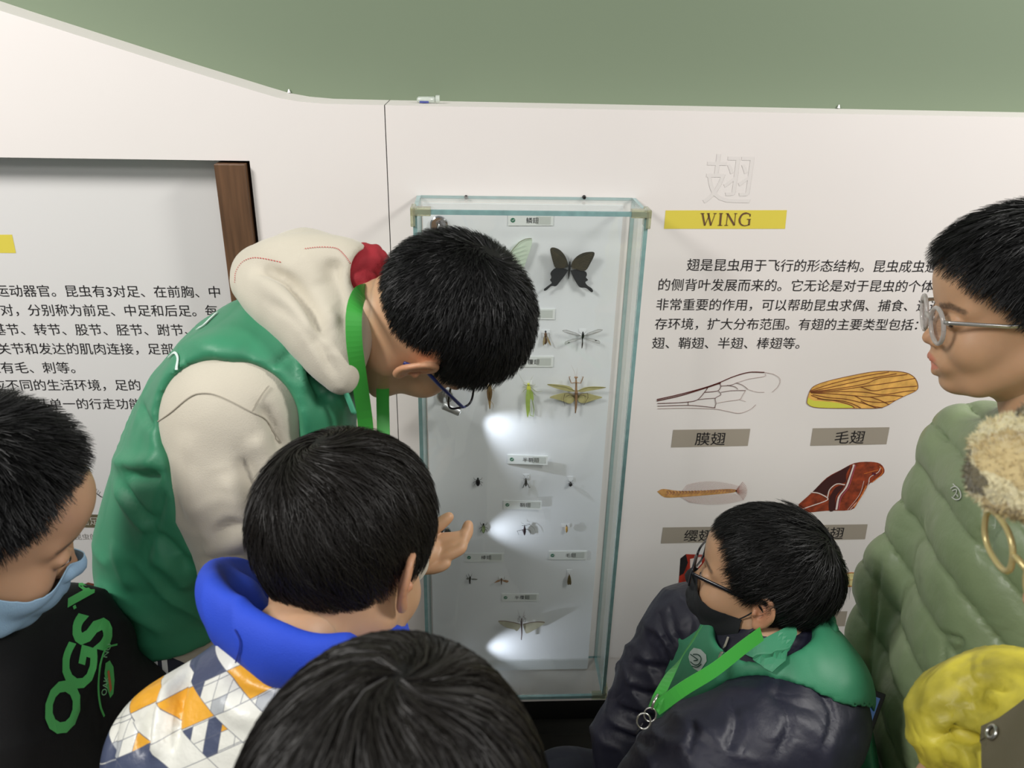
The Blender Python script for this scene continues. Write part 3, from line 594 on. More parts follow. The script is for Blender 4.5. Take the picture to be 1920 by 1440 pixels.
for sg in (-1, 1):
    b.wing('wing', [z4(592+sg*8, 352), z4(592+sg*50, 350), z4(592+sg*98, 362+sg*-14+14), z4(592+sg*80, 385), z4(592+sg*30, 372)], mat('fly_wing', (160, 116, 76), .5, var=.4, vscale=200), .006, 3)
    b.legs([[z4(592+sg*8, 345), z4(592+sg*40, 335), z4(592+sg*42, 300)]], .4, M_dk)
b = Bug('caddisfly', 'slim dark brown caddisfly with folded wings below the right name tag', *z4(1532, 350)); b.mount(1063, 1072, 1068, 1078)
for sg in (-1, 1): b.wing('wing', [z4(1532, 285), z4(1532+sg*18, 310), z4(1532+sg*28, 380), z4(1532+sg*22, 412), z4(1532+sg*3, 408)], mat('caddis_wing', (98, 84, 52), .5, var=.3, vscale=200), .006, 3)
b.body('body', [z4(1532, 280), z4(1532, 330), z4(1532, 405)], [1.2, 2.2, 1.4], M_bee, .004)
b.legs([[z4(1530, 285), z4(1515, 255), z4(1512, 240)], [z4(1535, 285), z4(1545, 255), z4(1550, 240)]], .2, M_bee, 'antenna')
M_st = mat('stick_wing', (192, 188, 164), .5, var=.08, vscale=80, alpha=.93); M_sd = mat('stick_brown', (72, 46, 42), .5)
b = Bug('stick_insect', 'winged brown stick insect with spread pale fans at the bottom of the case', *z4(872, 970))
b.wing('wing', [z4(858, 965), z4(760, 935), z4(640, 915), z4(548, 918), z4(600, 975), z4(680, 1015), z4(770, 1035), z4(805, 1058), z4(850, 1010)], M_st, .006, 3, .004); b.wing('wing', [z4(888, 965), z4(980, 940), z4(1090, 925), z4(1165, 925), z4(1195, 942), z4(1140, 985), z4(1040, 1045), z4(940, 1090), z4(905, 1020)], M_st, .006, 3, .004)
b.veins([[z4(850, 960), z4(760, 938), z4(640, 918), z4(550, 920)], [z4(892, 962), z4(980, 942), z4(1090, 928), z4(1190, 938)]], 1.9, mat('wing_stripe', (122, 98, 92), .5), .0068, .004, 48)
b.body('body', [z4(872, 905), z4(870, 945), z4(870, 990), z4(874, 1080), z4(868, 1178)], [1.3, 2.2, 2.4, 1.6, 1.3, 1.0], M_sd, .008); b.body('head', [z4(874, 885), z4(873, 908)], [1.0, 1.6, 1.2], M_sd, .008)
b.legs([[z4(862, 925), z4(822, 930), z4(820, 885), z4(850, 862), z4(815, 845)], [z4(882, 925), z4(925, 930), z4(928, 885), z4(895, 862), z4(922, 835)], [z4(865, 915), z4(835, 905), z4(842, 870)], [z4(880, 915), z4(908, 905), z4(905, 870)]], .4, M_sd)
b.legs([[z4(870, 888), z4(835, 830), z4(820, 770)], [z4(878, 888), z4(900, 830), z4(912, 770)]], .2, M_sd, 'antenna')
# ---- needle cap lying on the ledge
c0, c1 = P(781, 189, .04), P(824, 188, .04); zt = 1.5686
root = empty('plastic_tube_cap', (c0[0], .04, zt), 'tiny clear plastic tube cap with blue print lying on the ledge', 'cap')
mb = MB(); mb.tube([(c0[0], .05, zt+.0065), (c0[0]+.003, .05, zt+.0065), (c1[0]-.006, .05, zt+.0065)], [.003, .0055, .0062], 14); put(mb.build('tube', mat('frosted_plastic', (216, 224, 214), .25, trans=.3), smooth=True), root)
mb = MB(); mb.tube([(c1[0]-.007, .05, zt+.0075), (c1[0], .05, zt+.0075)], [.0072, .0074], 14); put(mb.build('collar', _mats['frosted_plastic']), root)
mb = MB(); mb.box((c0[0]+.005, .0430, zt+.002), (c0[0]+.021, .0445, zt+.005)); put(mb.build('print', mat('blue_print', (70, 78, 150), .5)), root)
# ------------------------------------------------------------------ smooth solids: distance fields turned into one continuous mesh
V3 = lambda *a: np.array(a, float)
def nrm(v): v = np.asarray(v, float); return v/(np.linalg.norm(v)+1e-12)
class Field:
    """distance field on a grid; cells are only touched near each shape"""
    def __init__(s, lo, hi, h):
        s.h = h; s.lo = np.asarray(lo, float)-2*h; s.n = np.ceil((np.asarray(hi, float)+2*h-s.lo)/h).astype(int)+1
        s.d = np.full(s.n, 1.0, np.float32); s.ax = [np.float32(s.lo[i]+h*np.arange(s.n[i])) for i in range(3)]
    def _win(s, lo, hi):
        a = np.clip(np.floor((np.asarray(lo)-s.lo)/s.h).astype(int), 0, s.n-1); b = np.clip(np.ceil((np.asarray(hi)-s.lo)/s.h).astype(int)+1, 1, s.n)
        if (b <= a).any(): return None
        sl = tuple(slice(a[i], b[i]) for i in range(3))
        return sl, s.ax[0][sl[0]][:, None, None], s.ax[1][sl[1]][None, :, None], s.ax[2][sl[2]][None, None, :]
    def _mix(s, sl, e, k, op):
        d = s.d[sl]
        if op == 'add':
            if k: h_ = np.clip(.5+.5*(d-e)/k, 0, 1); s.d[sl] = d*(1-h_)+e*h_-k*h_*(1-h_)
            else: s.d[sl] = np.minimum(d, e)
        elif op == 'cut':
            if k: h_ = np.clip(.5-.5*(d+e)/k, 0, 1); s.d[sl] = d*(1-h_)-e*h_+k*h_*(1-h_)
            else: s.d[sl] = np.maximum(d, -e)
    def cap(s, a, b, ra, rb, k=.01, op='add', side=None, ratio=1.0):
        """tapered capsule; side/ratio widen the section along a vector (ratio > 1)"""
        a, b = np.asarray(a, float), np.asarray(b, float); R = max(ra, rb)*max(1, ratio)+k+3*s.h
        w = s._win(np.minimum(a, b)-R, np.maximum(a, b)+R)
        if w is None: return
        sl, x, y, z = w; ab = b-a
        px, py, pz = x-a[0], y-a[1], z-a[2]
        L = ab@ab+1e-12
        t = np.clip((px*ab[0]+py*ab[1]+pz*ab[2])/L, 0, 1).astype(np.float32)
        px, py, pz = px-t*ab[0], py-t*ab[1], pz-t*ab[2]
        if side is not None and ratio != 1:
            sd = nrm(side); q = (px*sd[0]+py*sd[1]+pz*sd[2])*(1-1/ratio); px, py, pz = px-q*sd[0], py-q*sd[1], pz-q*sd[2]
        s._mix(sl, np.sqrt(px*px+py*py+pz*pz)-(ra+t*(rb-ra)), k, op)
    def chain(s, pts, rads, k=.01, op='add', side=None, ratio=1.0, sm=0):
        pts = [np.asarray(p, float) for p in pts]
        if sm:
            q = curve(pts, sm); rads = np.interp(np.linspace(0, 1, len(q)), np.linspace(0, 1, len(rads)), rads)
            if not np.isscalar(ratio): ratio = np.interp(np.linspace(0, 1, len(q)), np.linspace(0, 1, len(ratio)), ratio)
            pts = list(q)
        for i in range(len(pts)-1):
            rt = ratio if np.isscalar(ratio) else (ratio[i]+ratio[i+1])/2
            s.cap(pts[i], pts[i+1], rads[i], rads[i+1], k, op, side, rt)
    def ell(s, c, r, k=.01, op='add', ax=None):
        """ellipsoid, radii r along the columns of ax"""
        c = np.asarray(c, float); r = np.broadcast_to(np.asarray(r, float), (3,)); R = max(r)+k+3*s.h
        w = s._win(c-R, c+R)
        if w is None: return
        sl, x, y, z = w; A = np.eye(3) if ax is None else np.asarray(ax, float)
        x, y, z = x-c[0], y-c[1], z-c[2]
        q = [(x*A[0, i]+y*A[1, i]+z*A[2, i]) for i in range(3)]
        k0 = np.sqrt((q[0]/r[0])**2+(q[1]/r[1])**2+(q[2]/r[2])**2); k1 = np.sqrt((q[0]/r[0]**2)**2+(q[1]/r[1]**2)**2+(q[2]/r[2]**2)**2)+1e-6
        s._mix(sl, (k0*(k0-1)/k1).astype(np.float32), k, op)
    def half(s, p, n, k=0):
        """cut away everything on the side n points to"""
        n = nrm(n); x, y, z = s.ax[0][:, None, None], s.ax[1][None, :, None], s.ax[2][None, None, :]
        e = -((x-p[0])*n[0]+(y-p[1])*n[1]+(z-p[2])*n[2]).astype(np.float32)*1.0
        s._mix((slice(None),)*3, e, k, 'cut')
    def grid(s): return s.ax[0][:, None, None], s.ax[1][None, :, None], s.ax[2][None, None, :]
    def mesh(s):
        """surface nets"""
        d, h, lo = s.d, s.h, s.lo; sg = d < 0
        c = [(i, j, k) for i in (0, 1) for j in (0, 1) for k in (0, 1)]
        n = np.array(d.shape)-1
        sub = lambda a, o: a[o[0]:o[0]+n[0], o[1]:o[1]+n[1], o[2]:o[2]+n[2]]
        cnt = sum(sub(sg, o).astype(np.int8) for o in c); act = (cnt > 0) & (cnt < 8)
        idx = -np.ones(act.shape, np.int64); cells = np.argwhere(act); idx[act] = np.arange(len(cells))
        acc = np.zeros((len(cells), 3)); wt = np.zeros(len(cells))
        cv = {o: d[cells[:, 0]+o[0], cells[:, 1]+o[1], cells[:, 2]+o[2]] for o in c}
        for a in c:
            for ax in range(3):
                if a[ax] == 0:
                    b = list(a); b[ax] = 1; b = tuple(b); da, db = cv[a], cv[b]; m = (da < 0) != (db < 0)
                    t = np.where(m, da/(da-db+1e-12), 0); p = np.tile(np.array(a, float), (len(cells), 1)); p[:, ax] = t
                    acc += p*m[:, None]; wt += m
        v = lo+h*(cells+acc/wt[:, None]); fs = []
        for ax in range(3):
            u, w = (ax+1) % 3, (ax+2) % 3
            s0 = [slice(1, -1)]*3; s0[ax] = slice(0, -1); s1 = list(s0); s1[ax] = slice(1, None)
            a, b = sg[tuple(s0)], sg[tuple(s1)]; off = np.array([1, 1, 1]); off[ax] = 0
            for flip, m in ((0, a & ~b), (1, ~a & b)):
                e = np.argwhere(m)+off
                if not len(e): continue
                q = []
                for du, dw in ((-1, -1), (0, -1), (0, 0), (-1, 0)):
                    p = e.copy(); p[:, u] += du; p[:, w] += dw; q.append(idx[p[:, 0], p[:, 1], p[:, 2]])
                q = np.stack(q if not flip else q[::-1], 1); fs.append(q[(q >= 0).all(1)])
        return v, np.vstack(fs)
def normals(v, f):
    a, b, c, d = (v[f[:, i]] for i in range(4)); fn = np.cross(c-a, d-b); n = np.zeros_like(v)
    for i in range(4): np.add.at(n, f[:, i], fn)
    return n/(np.linalg.norm(n, axis=1)[:, None]+1e-12)
def relax(v, f, it=2, lam=.5):
    e = np.vstack([f[:, [0, 1]], f[:, [1, 2]], f[:, [2, 3]], f[:, [3, 0]]]); n = len(v)
    cnt = np.bincount(e[:, 0], minlength=n)+np.bincount(e[:, 1], minlength=n)
    for _ in range(it):
        s_ = np.stack([np.bincount(e[:, 0], v[e[:, 1], i], n)+np.bincount(e[:, 1], v[e[:, 0], i], n) for i in range(3)], 1)
        v = v+lam*(s_/np.maximum(cnt, 1)[:, None]-v)
    return v
def mesh_obj(name, v, f, mats, parent=None, colors=None, fmat=None, uv=None):
    me = bpy.data.meshes.new(name); me.vertices.add(len(v)); me.vertices.foreach_set('co', np.asarray(v, np.float32).ravel())
    f = np.asarray(f); k = f.shape[1]; me.loops.add(f.size); me.loops.foreach_set('vertex_index', f.ravel().astype(np.int32))
    me.polygons.add(len(f)); me.polygons.foreach_set('loop_start', np.arange(0, f.size, k, dtype=np.int32)); me.polygons.foreach_set('loop_total', np.full(len(f), k, np.int32))
    for m in (mats if isinstance(mats, (list, tuple)) else [mats]): me.materials.append(m)
    if fmat is not None: me.polygons.foreach_set('material_index', np.asarray(fmat, np.int32))
    me.update(calc_edges=True); me.polygons.foreach_set('use_smooth', np.ones(len(f), bool))
    if colors is not None:
        ca = me.color_attributes.new('tint', 'FLOAT_COLOR', 'POINT'); c4 = np.ones((len(v), 4), np.float32); c4[:, :3] = colors; ca.data.foreach_set('color', c4.ravel())
    if uv is not None:
        at = me.attributes.new('cloth', 'FLOAT_VECTOR', 'POINT'); at.data.foreach_set('vector', np.asarray(uv, np.float32).ravel())
    me.validate(); me.update()
    o = bpy.data.objects.new(name, me); COL.objects.link(o)
    if parent is not None: put(o, parent)
    return o
def hash3(x, seed): 
    s_ = np.sin(x@V3(127.1, 311.7, 74.7)+seed*17.3)*43758.5453; return s_-np.floor(s_)
def noise3(p, sc, seed=0):
    """value noise, -1..1"""
    q = p*sc; i = np.floor(q); t = q-i; t = t*t*(3-2*t); o = 0
    for a in (0, 1):
        for b in (0, 1):
            for c in (0, 1):
                w = (t[:, 0] if a else 1-t[:, 0])*(t[:, 1] if b else 1-t[:, 1])*(t[:, 2] if c else 1-t[:, 2]); o = o+w*hash3(i+V3(a, b, c), seed)
    return o*2-1
def seg_dist(p, pts):
    """distance to a polyline and the position along it"""
    best = np.full(len(p), 9.0); par = np.zeros(len(p))
    for i in range(len(pts)-1):
        a, b = np.asarray(pts[i], float), np.asarray(pts[i+1], float); ab = b-a; t = np.clip(((p-a)@ab)/(ab@ab+1e-12), 0, 1)
        d = np.linalg.norm(p-a-t[:, None]*ab, axis=1); m = d < best; best = np.where(m, d, best); par = np.where(m, (i+t)/(len(pts)-1), par)
    return best, par
def folds(v, n, items):
    """items: (polyline, width, amplitude): ridges (+) or creases (-) fading at the ends"""
    for pts, w, a in items:
        pts = curve(pts, 4) if len(pts) > 2 else pts
        d, t = seg_dist(v, pts); v = v+n*(a*np.exp(-(d/w)**2)*np.clip(np.sin(np.pi*np.clip(t, .02, .98))*2, 0, 1))[:, None]
    return v
def wrinkle(v, n, amp, axis, freq=60, seed=0, mask=None, warp=2.2):
    """drawn cloth folds running across axis"""
    u = v@nrm(axis)*freq+warp*noise3(v, 9, seed)+1.2*noise3(v, 21, seed+3); a = np.clip(noise3(v, 7, seed+5)+.35, 0, 1)
    w = (1-np.abs(np.sin(u)))**1.5
    return v+n*((amp*a*w*(1 if mask is None else mask)))[:, None]

# ------------------------------------------------------------------ skin, hair
M_skin = bpy.data.materials.new('skin'); M_skin.use_nodes = True
def _skin():
    nt = M_skin.node_tree; b = bsdf(M_skin); b.inputs['Roughness'].default_value = .48; b.inputs['Subsurface Weight'].default_value = .25
    b.inputs['Subsurface Radius'].default_value = (1, .4, .25); b.inputs['Subsurface Scale'].default_value = .006
    at = nt.nodes.new('ShaderNodeAttribute'); at.attribute_name = 'tint'
    tc = nt.nodes.new('ShaderNodeTexCoord'); n = nt.nodes.new('ShaderNodeTexNoise'); n.inputs['Scale'].default_value = 35; n.inputs['Detail'].default_value = 6
    nt.links.new(tc.outputs['Object'], n.inputs['Vector'])
    mr = nt.nodes.new('ShaderNodeMapRange'); mr.inputs['To Min'].default_value = .9; mr.inputs['To Max'].default_value = 1.1
    nt.links.new(n.outputs[0], mr.inputs['Value'])
    mx = nt.nodes.new('ShaderNodeVectorMath'); mx.operation = 'SCALE'; nt.links.new(at.outputs['Color'], mx.inputs[0]); nt.links.new(mr.outputs[0], mx.inputs['Scale'])
    nt.links.new(mx.outputs[0], b.inputs['Base Color'])
    n2 = nt.nodes.new('ShaderNodeTexNoise'); n2.inputs['Scale'].default_value = 900; nt.links.new(tc.outputs['Object'], n2.inputs['Vector'])
    bp = nt.nodes.new('ShaderNodeBump'); bp.inputs['Strength'].default_value = .12; bp.inputs['Distance'].default_value = .0006
    nt.links.new(n2.outputs[0], bp.inputs['Height']); nt.links.new(bp.outputs[0], b.inputs['Normal'])
_skin()
SKIN = V3(*srgb(200, 158, 123)[:3])
def hair_mat(name, rgb=(20, 19, 19)):
    m = mat(name, rgb, .46, spec=.32); return m
M_hair = hair_mat('black_hair', (17, 17, 17)); M_hair2 = hair_mat('brown_black_hair', (27, 24, 21))
M_hairm = mat('matte_hair', (17, 16, 16), .6, spec=.25)

EAR_C = V3(-.010, .0765, -.012)
def head_field(h=.0022, mouth_open=0):
    F_ = Field((-.115, -.1, -.19), (.118, .1, .13), h)
    F_.ell((-.012, 0, .033), (.096, .0765, .084), .01)
    F_.ell((.022, 0, -.022), (.066, .064, .088), .02)
    F_.ell((.030, 0, -.075), (.050, .050, .036), .02)
    F_.ell((.062, 0, -.099), (.021, .024, .015), .018)
    for s_ in (-1, 1):
        F_.ell((.052, s_*.037, -.040), (.030, .026, .028), .018)
        F_.cap((-.01, s_*.058, -.055), (.045, s_*.034, -.092), .016, .014, .02)
        F_.cap((.074, s_*.012, .016), (.062, s_*.044, .014), .011, .011, .014)
    F_.ell((.058, 0, .045), (.036, .052, .038), .02)
    for s_ in (-1, 1): F_.ell((.0935, s_*.031, -.0045), (.014, .018, .011), .012, 'cut')
    F_.cap((.077, 0, .004), (.0960, 0, -.030), .0066, .0084, .012)                       # nose
    F_.ell((.0965, 0, -.0345), (.0105, .0095, .0085), .006)
    for s_ in (-1, 1):
        F_.ell((.0905, s_*.0115, -.0385), (.009, .0065, .0065), .005); F_.ell((.0955, s_*.0065, -.0455), (.005, .0030, .0034), .003, 'cut')
        F_.ell((.0755, s_*.031, -.0045), (.0130, .0160, .0112), .004)                    # eyelid ball
        F_.cap((.0885, s_*.020, -.0030), (.0800, s_*.0445, -.0035), .0030, .0020, .004)  # upper lid fold
        F_.cap((.0865, s_*.021, -.0105), (.0800, s_*.041, -.0100), .0022, .0016, .005)
    F_.cap((.0865, 0, -.046), (.0865, 0, -.057), .006, .006, .010)
    F_.ell((.080, 0, -.066), (.016, .030, .018), .014)                                   # muzzle
    mo = mouth_open
    F_.cap((.0908, -.004, -.0615), (.0908, .004, -.0615), .0048, .0048, .004); 
    for s_ in (-1, 1):
        F_.cap((.0940, s_*.005, -.0615), (.0815, s_*.022, -.0655), .0050, .0022, .004)
        F_.cap((.0880, 0, -.0725-mo), (.0815, s_*.020, -.0675-mo*.5), .0060, .0022, .004)
    if mo: F_.chain([(.091, -.017, -.0670-mo*.4), (.098, 0, -.0665-mo*.5), (.091, .017, -.0670-mo*.4)], [.0016, .0026+mo*.3, .0016], .0025, 'cut')
    else: F_.chain([(.089, -.019, -.0668), (.100, 0, -.0665), (.089, .019, -.0668)], [.0010, .0014, .0010], .002, 'cut')
    # neck
    F_.cap((-.022, 0, -.045), (-.045, 0, -.135), .054, .052, .03)
    # ears
    for s_ in (-1, 1):
        R = lambda x, y, z: V3(EAR_C[0]+x, s_*(EAR_C[1]+y), EAR_C[2]+z)
        A = np.stack([nrm((1, s_*-.45, 0)), nrm((s_*.45, 1, 0))*V3(1, 1, 1), V3(0, 0, 1)], 1)
        A[:, 0] = nrm(V3(-1, s_*.55, 0)); A[:, 1] = nrm(V3(.55, s_*1, 0)); A[:, 2] = V3(0, 0, 1)
        F_.ell(R(-.007, .0045, 0), (.017, .0058, .0265), .006, ax=A)
        F_.ell(R(-.007, .0105, .004), (.0095, .0062, .0165), .003, 'cut', ax=A)
        hel = [R(.006, .001, .004), R(.003, .004, .020), R(-.008, .0085, .0285), R(-.020, .0135, .022), R(-.0235, .0145, .004), R(-.018, .010, -.012), R(-.006, .006, -.023)]
        F_.chain(hel, [.0028, .0030, .0034, .0034, .0032, .003, .0045], .003, sm=3)
        F_.chain([R(-.003, .007, .018), R(-.012, .010, .008), R(-.013, .009, -.006), R(-.006, .006, -.012)], [.0022, .0028, .0028, .0022], .003, sm=3)
        F_.ell(R(.003, .006, -.004), (.004, .0035, .005), .003); F_.ell(R(-.004, .005, -.022), (.0065, .0045, .0075), .004)
    return F_
def head_tint(v, base=SKIN, lip=(.95, .55, .55), brow=1.0, sss=None):
    """real colours of the skin: lips, brows, redder ears, lash lines"""
    c = np.tile(base, (len(v), 1)); 
    def blend(d, r, col, w=1): 
        a = np.clip(1-(d/r), 0, 1)[:, None]**.8*w; return c*(1-a)+np.asarray(col)*a
    red = base*V3(1.10, .78, .74)
    for s_ in (-1, 1):
        dd = np.linalg.norm((v-V3(-.018, s_*.088, -.010))/V3(1, .8, 1.3), axis=1); c = blend(dd, .034, red, .8)
    dd = np.linalg.norm(v-V3(.1, 0, -.036), axis=1); c = blend(dd, .018, red, .35)
    L = base*V3(.95, .56, .60)
    d1, _ = seg_dist(v, [(.083, -.021, -.0655), (.096, -.004, -.0610), (.096, .004, -.0610), (.083, .021, -.0655)]); a = np.clip((.0068-d1)/.002, 0, 1)[:, None]; c = c*(1-a)+L*a
    d1, _ = seg_dist(v, [(.083, -.020, -.068), (.094, 0, -.0735), (.083, .020, -.068)]); a = np.clip((.0074-d1)/.002, 0, 1)[:, None]; c = c*(1-a)+L*1.06*a
    for s_ in (-1, 1):
        if brow:
            d1, t = seg_dist(v, [(.089, s_*.016, .0135), (.083, s_*.034, .0180), (.070, s_*.050, .0135)]); nz = .6+.4*noise3(v, 500, 2)
            a = np.clip((.0056-d1)/.0022, 0, 1)*np.clip(nz+.3, 0, 1)*.75*brow; c = c*(1-a[:, None])+V3(.02, .015, .012)*a[:, None]
        d1, _ = seg_dist(v, [(.0895, s_*.019, -.0075), (.0900, s_*.030, -.0050), (.0830, s_*.0445, -.0072)]); a = np.clip((.0021-d1)/.0008, 0, 1)[:, None]; c = c*(1-a)+V3(.012, .01, .01)*a
    return np.clip(c, 0, 1)
_headcache = {}
def head_mesh(mo=0, h=.0022):
    if (mo, h) not in _headcache:
        v, f = head_field(h, mo).mesh(); _headcache[(mo, h)] = (relax(v, f, 1, .4), f)
    return _headcache[(mo, h)]

SC_C = V3(-.012, 0, .033); SC_R = V3(.096, .0765, .084)
def hairline(dirs, style):
    """>0 where hair grows; dirs = unit directions from the scalp centre in head axes"""
    x, y, z = dirs.T; az = np.degrees(np.arctan2(np.abs(y), x)); el = np.degrees(np.arcsin(np.clip(z, -1, 1)))
    #          azimuth from the face to the nape -> lowest elevation with hair
    tab = style.get('line', [(0, 38), (30, 36), (45, 30), (58, 8), (70, -8), (82, -22), (92, -14), (104, -8), (112, -30), (125, -42), (180, -47)])
    lim = np.interp(az, [a for a, _ in tab], [b for _, b in tab])
    return el-lim
def make_hair(parent, M, scale, style, m, seed=1, name='hair', lab=None):
    """cap with its hairline, plus thousands of single tapered strands, as one mesh; M: head axes to world"""
    rng = np.random.default_rng(seed); R3 = M[:3, :3]; O = M[:3, 3]
    crown = nrm(style.get('crown', (-.45, .1, .9))); th = style.get('thick', .014); L = style.get('len', .035); lift = style.get('lift', .35); n = style.get('n', 9000)
    swirl = style.get('swirl', .5); w0 = style.get('width', .0011); fr = style.get('fringe', 0); drop = style.get('drop', 0)
    ext = style.get('ext', V3(1, 1, 1))
    # cap
    N, Mr = 96, 60; vs = []; 
    u = np.linspace(0, 2*np.pi, N, endpoint=False); t = np.linspace(0, np.pi*.82, Mr)
    U, T_ = np.meshgrid(u, t); d = np.stack([np.sin(T_)*np.cos(U), np.sin(T_)*np.sin(U), np.cos(T_)], -1).reshape(-1, 3)
    surf = d*(SC_R*1.0)*ext; g = hairline(d, style); bump = 1+.10*noise3(d, 4, seed)+.05*noise3(d, 11, seed)
    rad = np.clip(g/9+.05, 0, 1)**.7*th*bump-.0035*(g < 0)-np.clip(-g/10, 0, 1)*.02
    nn = nrm_rows(d/SC_R); cv = SC_C+surf+nn*rad[:, None]
    i = np.arange(Mr-1)[:, None]*N; j = np.arange(N)[None, :]; cf = np.stack([(i+j), (i+N+j), (i+N+(j+1) % N), (i+(j+1) % N)], -1).reshape(-1, 4)
    keep = (g[cf] > -7).all(1); cf = cf[keep]
    # strands
    q = rng.normal(size=(n*3, 3)); q /= np.linalg.norm(q, axis=1)[:, None]; gl = hairline(q, style); ok = gl > 0; q = q[ok][:n]; gl = gl[ok][:n]; n = len(q)
    K = style.get('seg', 4); d0 = q.copy(); base = SC_C+q*SC_R*ext; nr = nrm_rows(q/SC_R)
    Ls = L*rng.uniform(.7, 1.15, n)*np.interp(gl, [0, 25], style.get('edge', (.55, 1)))
    if 'lenf' in style: Ls = Ls*style['lenf'](q)
    clump = noise3(q, style.get('clump', 14), seed+9)[:, None]*style.get('clumpamp', .35)
    pos = base.copy()+nr*th*style.get('root', .55)*np.clip(gl/10, 0, 1)[:, None]; dirs_now = None; P_ = [pos.copy()]
    for k in range(K):
        rel = (pos-SC_C)/SC_R; dn = rel/np.linalg.norm(rel, axis=1)[:, None]; nk = nrm_rows(dn/SC_R)
        away = dn-crown*(dn@crown)[:, None]; fl = nrm_rows(dn*(dn@crown)[:, None]-crown)       # tangent leading away from the crown
        sw = np.cross(nk, fl); close = np.exp(-((1-dn@crown)/.12))[:, None]
        bias = style.get('bias')
        vv = fl+sw*(swirl*(close*1.5+.15)+clump)+rng.normal(size=(n, 3))*style.get('mess', .16)
        if bias is not None: vv = vv+np.asarray(bias)*style.get('biasw', .5)
        vv = vv-nk*(vv*nk).sum(1)[:, None]; vv = nrm_rows(vv)
        lf = lift if np.isscalar(lift) else np.interp(gl, lift[0], lift[1])[:, None]
        if 'liftf' in style: lf = style['liftf'](q)[:, None]
        step = nrm_rows(vv+nk*(lf*(1-.5*k/K)+.0))
        if drop: step = nrm_rows(step+V3(0, 0, -drop*k/K))
        pos = pos+step*(Ls/K)[:, None]; P_.append(pos.copy())
    P_ = np.stack(P_, 1)                                                        # n, K+1, 3
    tg = np.gradient(P_, axis=1); rd = nrm_rows(np.stack([nr]*(K+1), 1).reshape(-1, 3)).reshape(n, K+1, 3)+rng.normal(size=(n, 1, 3))*.8
    sd = np.cross(tg, rd); sd /= np.linalg.norm(sd, axis=2)[..., None]+1e-9
    wk = (w0*rng.uniform(.6, 1.2, n))[:, None]*np.linspace(1, .12, K+1)[None, :]**.7
    A = P_+sd*wk[..., None]/2; B = P_-sd*wk[..., None]/2; sv = np.stack([A, B], 2).reshape(-1, 3)
    b0 = (np.arange(n)*(K+1)*2)[:, None]+np.arange(K)[None, :]*2; sf = np.stack([b0, b0+2, b0+3, b0+1], -1).reshape(-1, 4)+len(cv)
    V = np.vstack([cv, sv])*scale; V = V@R3.T+O; Fq = np.vstack([cf, sf])
    o = mesh_obj(name, V, Fq, [M_hairm, m], parent, fmat=np.r_[np.zeros(len(cf)), np.ones(len(sf))])
    if lab: o['label'] = lab
    return o
def nrm_rows(a): return a/(np.linalg.norm(a, axis=-1)[..., None]+1e-12)
def frame(origin, fwd, up, scale=1):
    f = nrm(fwd); u = np.asarray(up, float); u = nrm(u-f*(u@f)); l = np.cross(u, f)
    M = np.eye(4); M[:3, 0] = f; M[:3, 1] = l; M[:3, 2] = u; M[:3, 3] = origin; return M
def to_world(v, M, s=1): return (np.asarray(v, float)*s)@M[:3, :3].T+M[:3, 3]
def join(parts):
    vs, fs, cs, n = [], [], [], 0
    for v, f, c in parts: vs.append(v); fs.append(f+n); cs.append(c); n += len(v)
    return np.vstack(vs), np.vstack(fs), np.vstack(cs)
# ------------------------------------------------------------------ builders shared by the people
from mathutils.bvhtree import BVHTree
def foldpx(v, f, items):
    """creases and ridges whose course was read off the photo: dropped on the cloth, then pressed in along its normal"""
    bv = BVHTree.FromPolygons(v.tolist(), f.tolist()); n = normals(v, f)
    for pts, w, a in items:
        q = curve([(x, y, 0) for x, y in pts], 5); L = [land(bv, x, y, 0)[0] for x, y, _ in q]; L = np.array([l for l in L if l is not None])
        if len(L) < 3: continue
        lo, hi = L.min(0)-3*w, L.max(0)+3*w; m = ((v > lo) & (v < hi)).all(1); i = np.where(m)[0]
        if not len(i): continue
        d, t = seg_dist(v[i], L); env = np.clip(np.sin(np.pi*np.clip(t, .03, .97))*1.8, 0, 1)
        v = v.copy(); v[i] += n[i]*(a*np.exp(-(d/w)**2)*env)[:, None]
    return v
def solid(name, parent, F_, m, fn=None, it=2, label=None, colors=None, px=None):
    v, f = F_.mesh()
    if it: v = relax(v, f, it, .5)
    if fn is not None: v = fn(v, normals(v, f))
    if px: v = foldpx(v, f, px)
    o = mesh_obj(name, v, f, m, parent, colors=colors(v) if colors else None)
    if label: o['label'] = label
    o['_t'] = 0; del o['_t']
    BV[o.name] = (v, f)
    return o
BV = {}
def tree(*objs):
    vs, fs, n = [], [], 0
    for o in objs: v, f = BV[o.name]; vs.append(v); fs.append(f+n); n += len(v)
    return BVHTree.FromPolygons(np.vstack(vs).tolist(), np.vstack(fs).tolist())
def land(bv, px, py, off=.001):
    """where the sight line through this photo pixel meets the cloth, lifted by off"""
    d = nrm(CF+CR*(px-960)/F-CU*(py-720)/F); h = bv.ray_cast(Vector(CC), Vector(d))
    if h[0] is None: return None, None
    n = np.array(h[1]); n = n if n@d < 0 else -n
    return np.array(h[0])+n*off, n
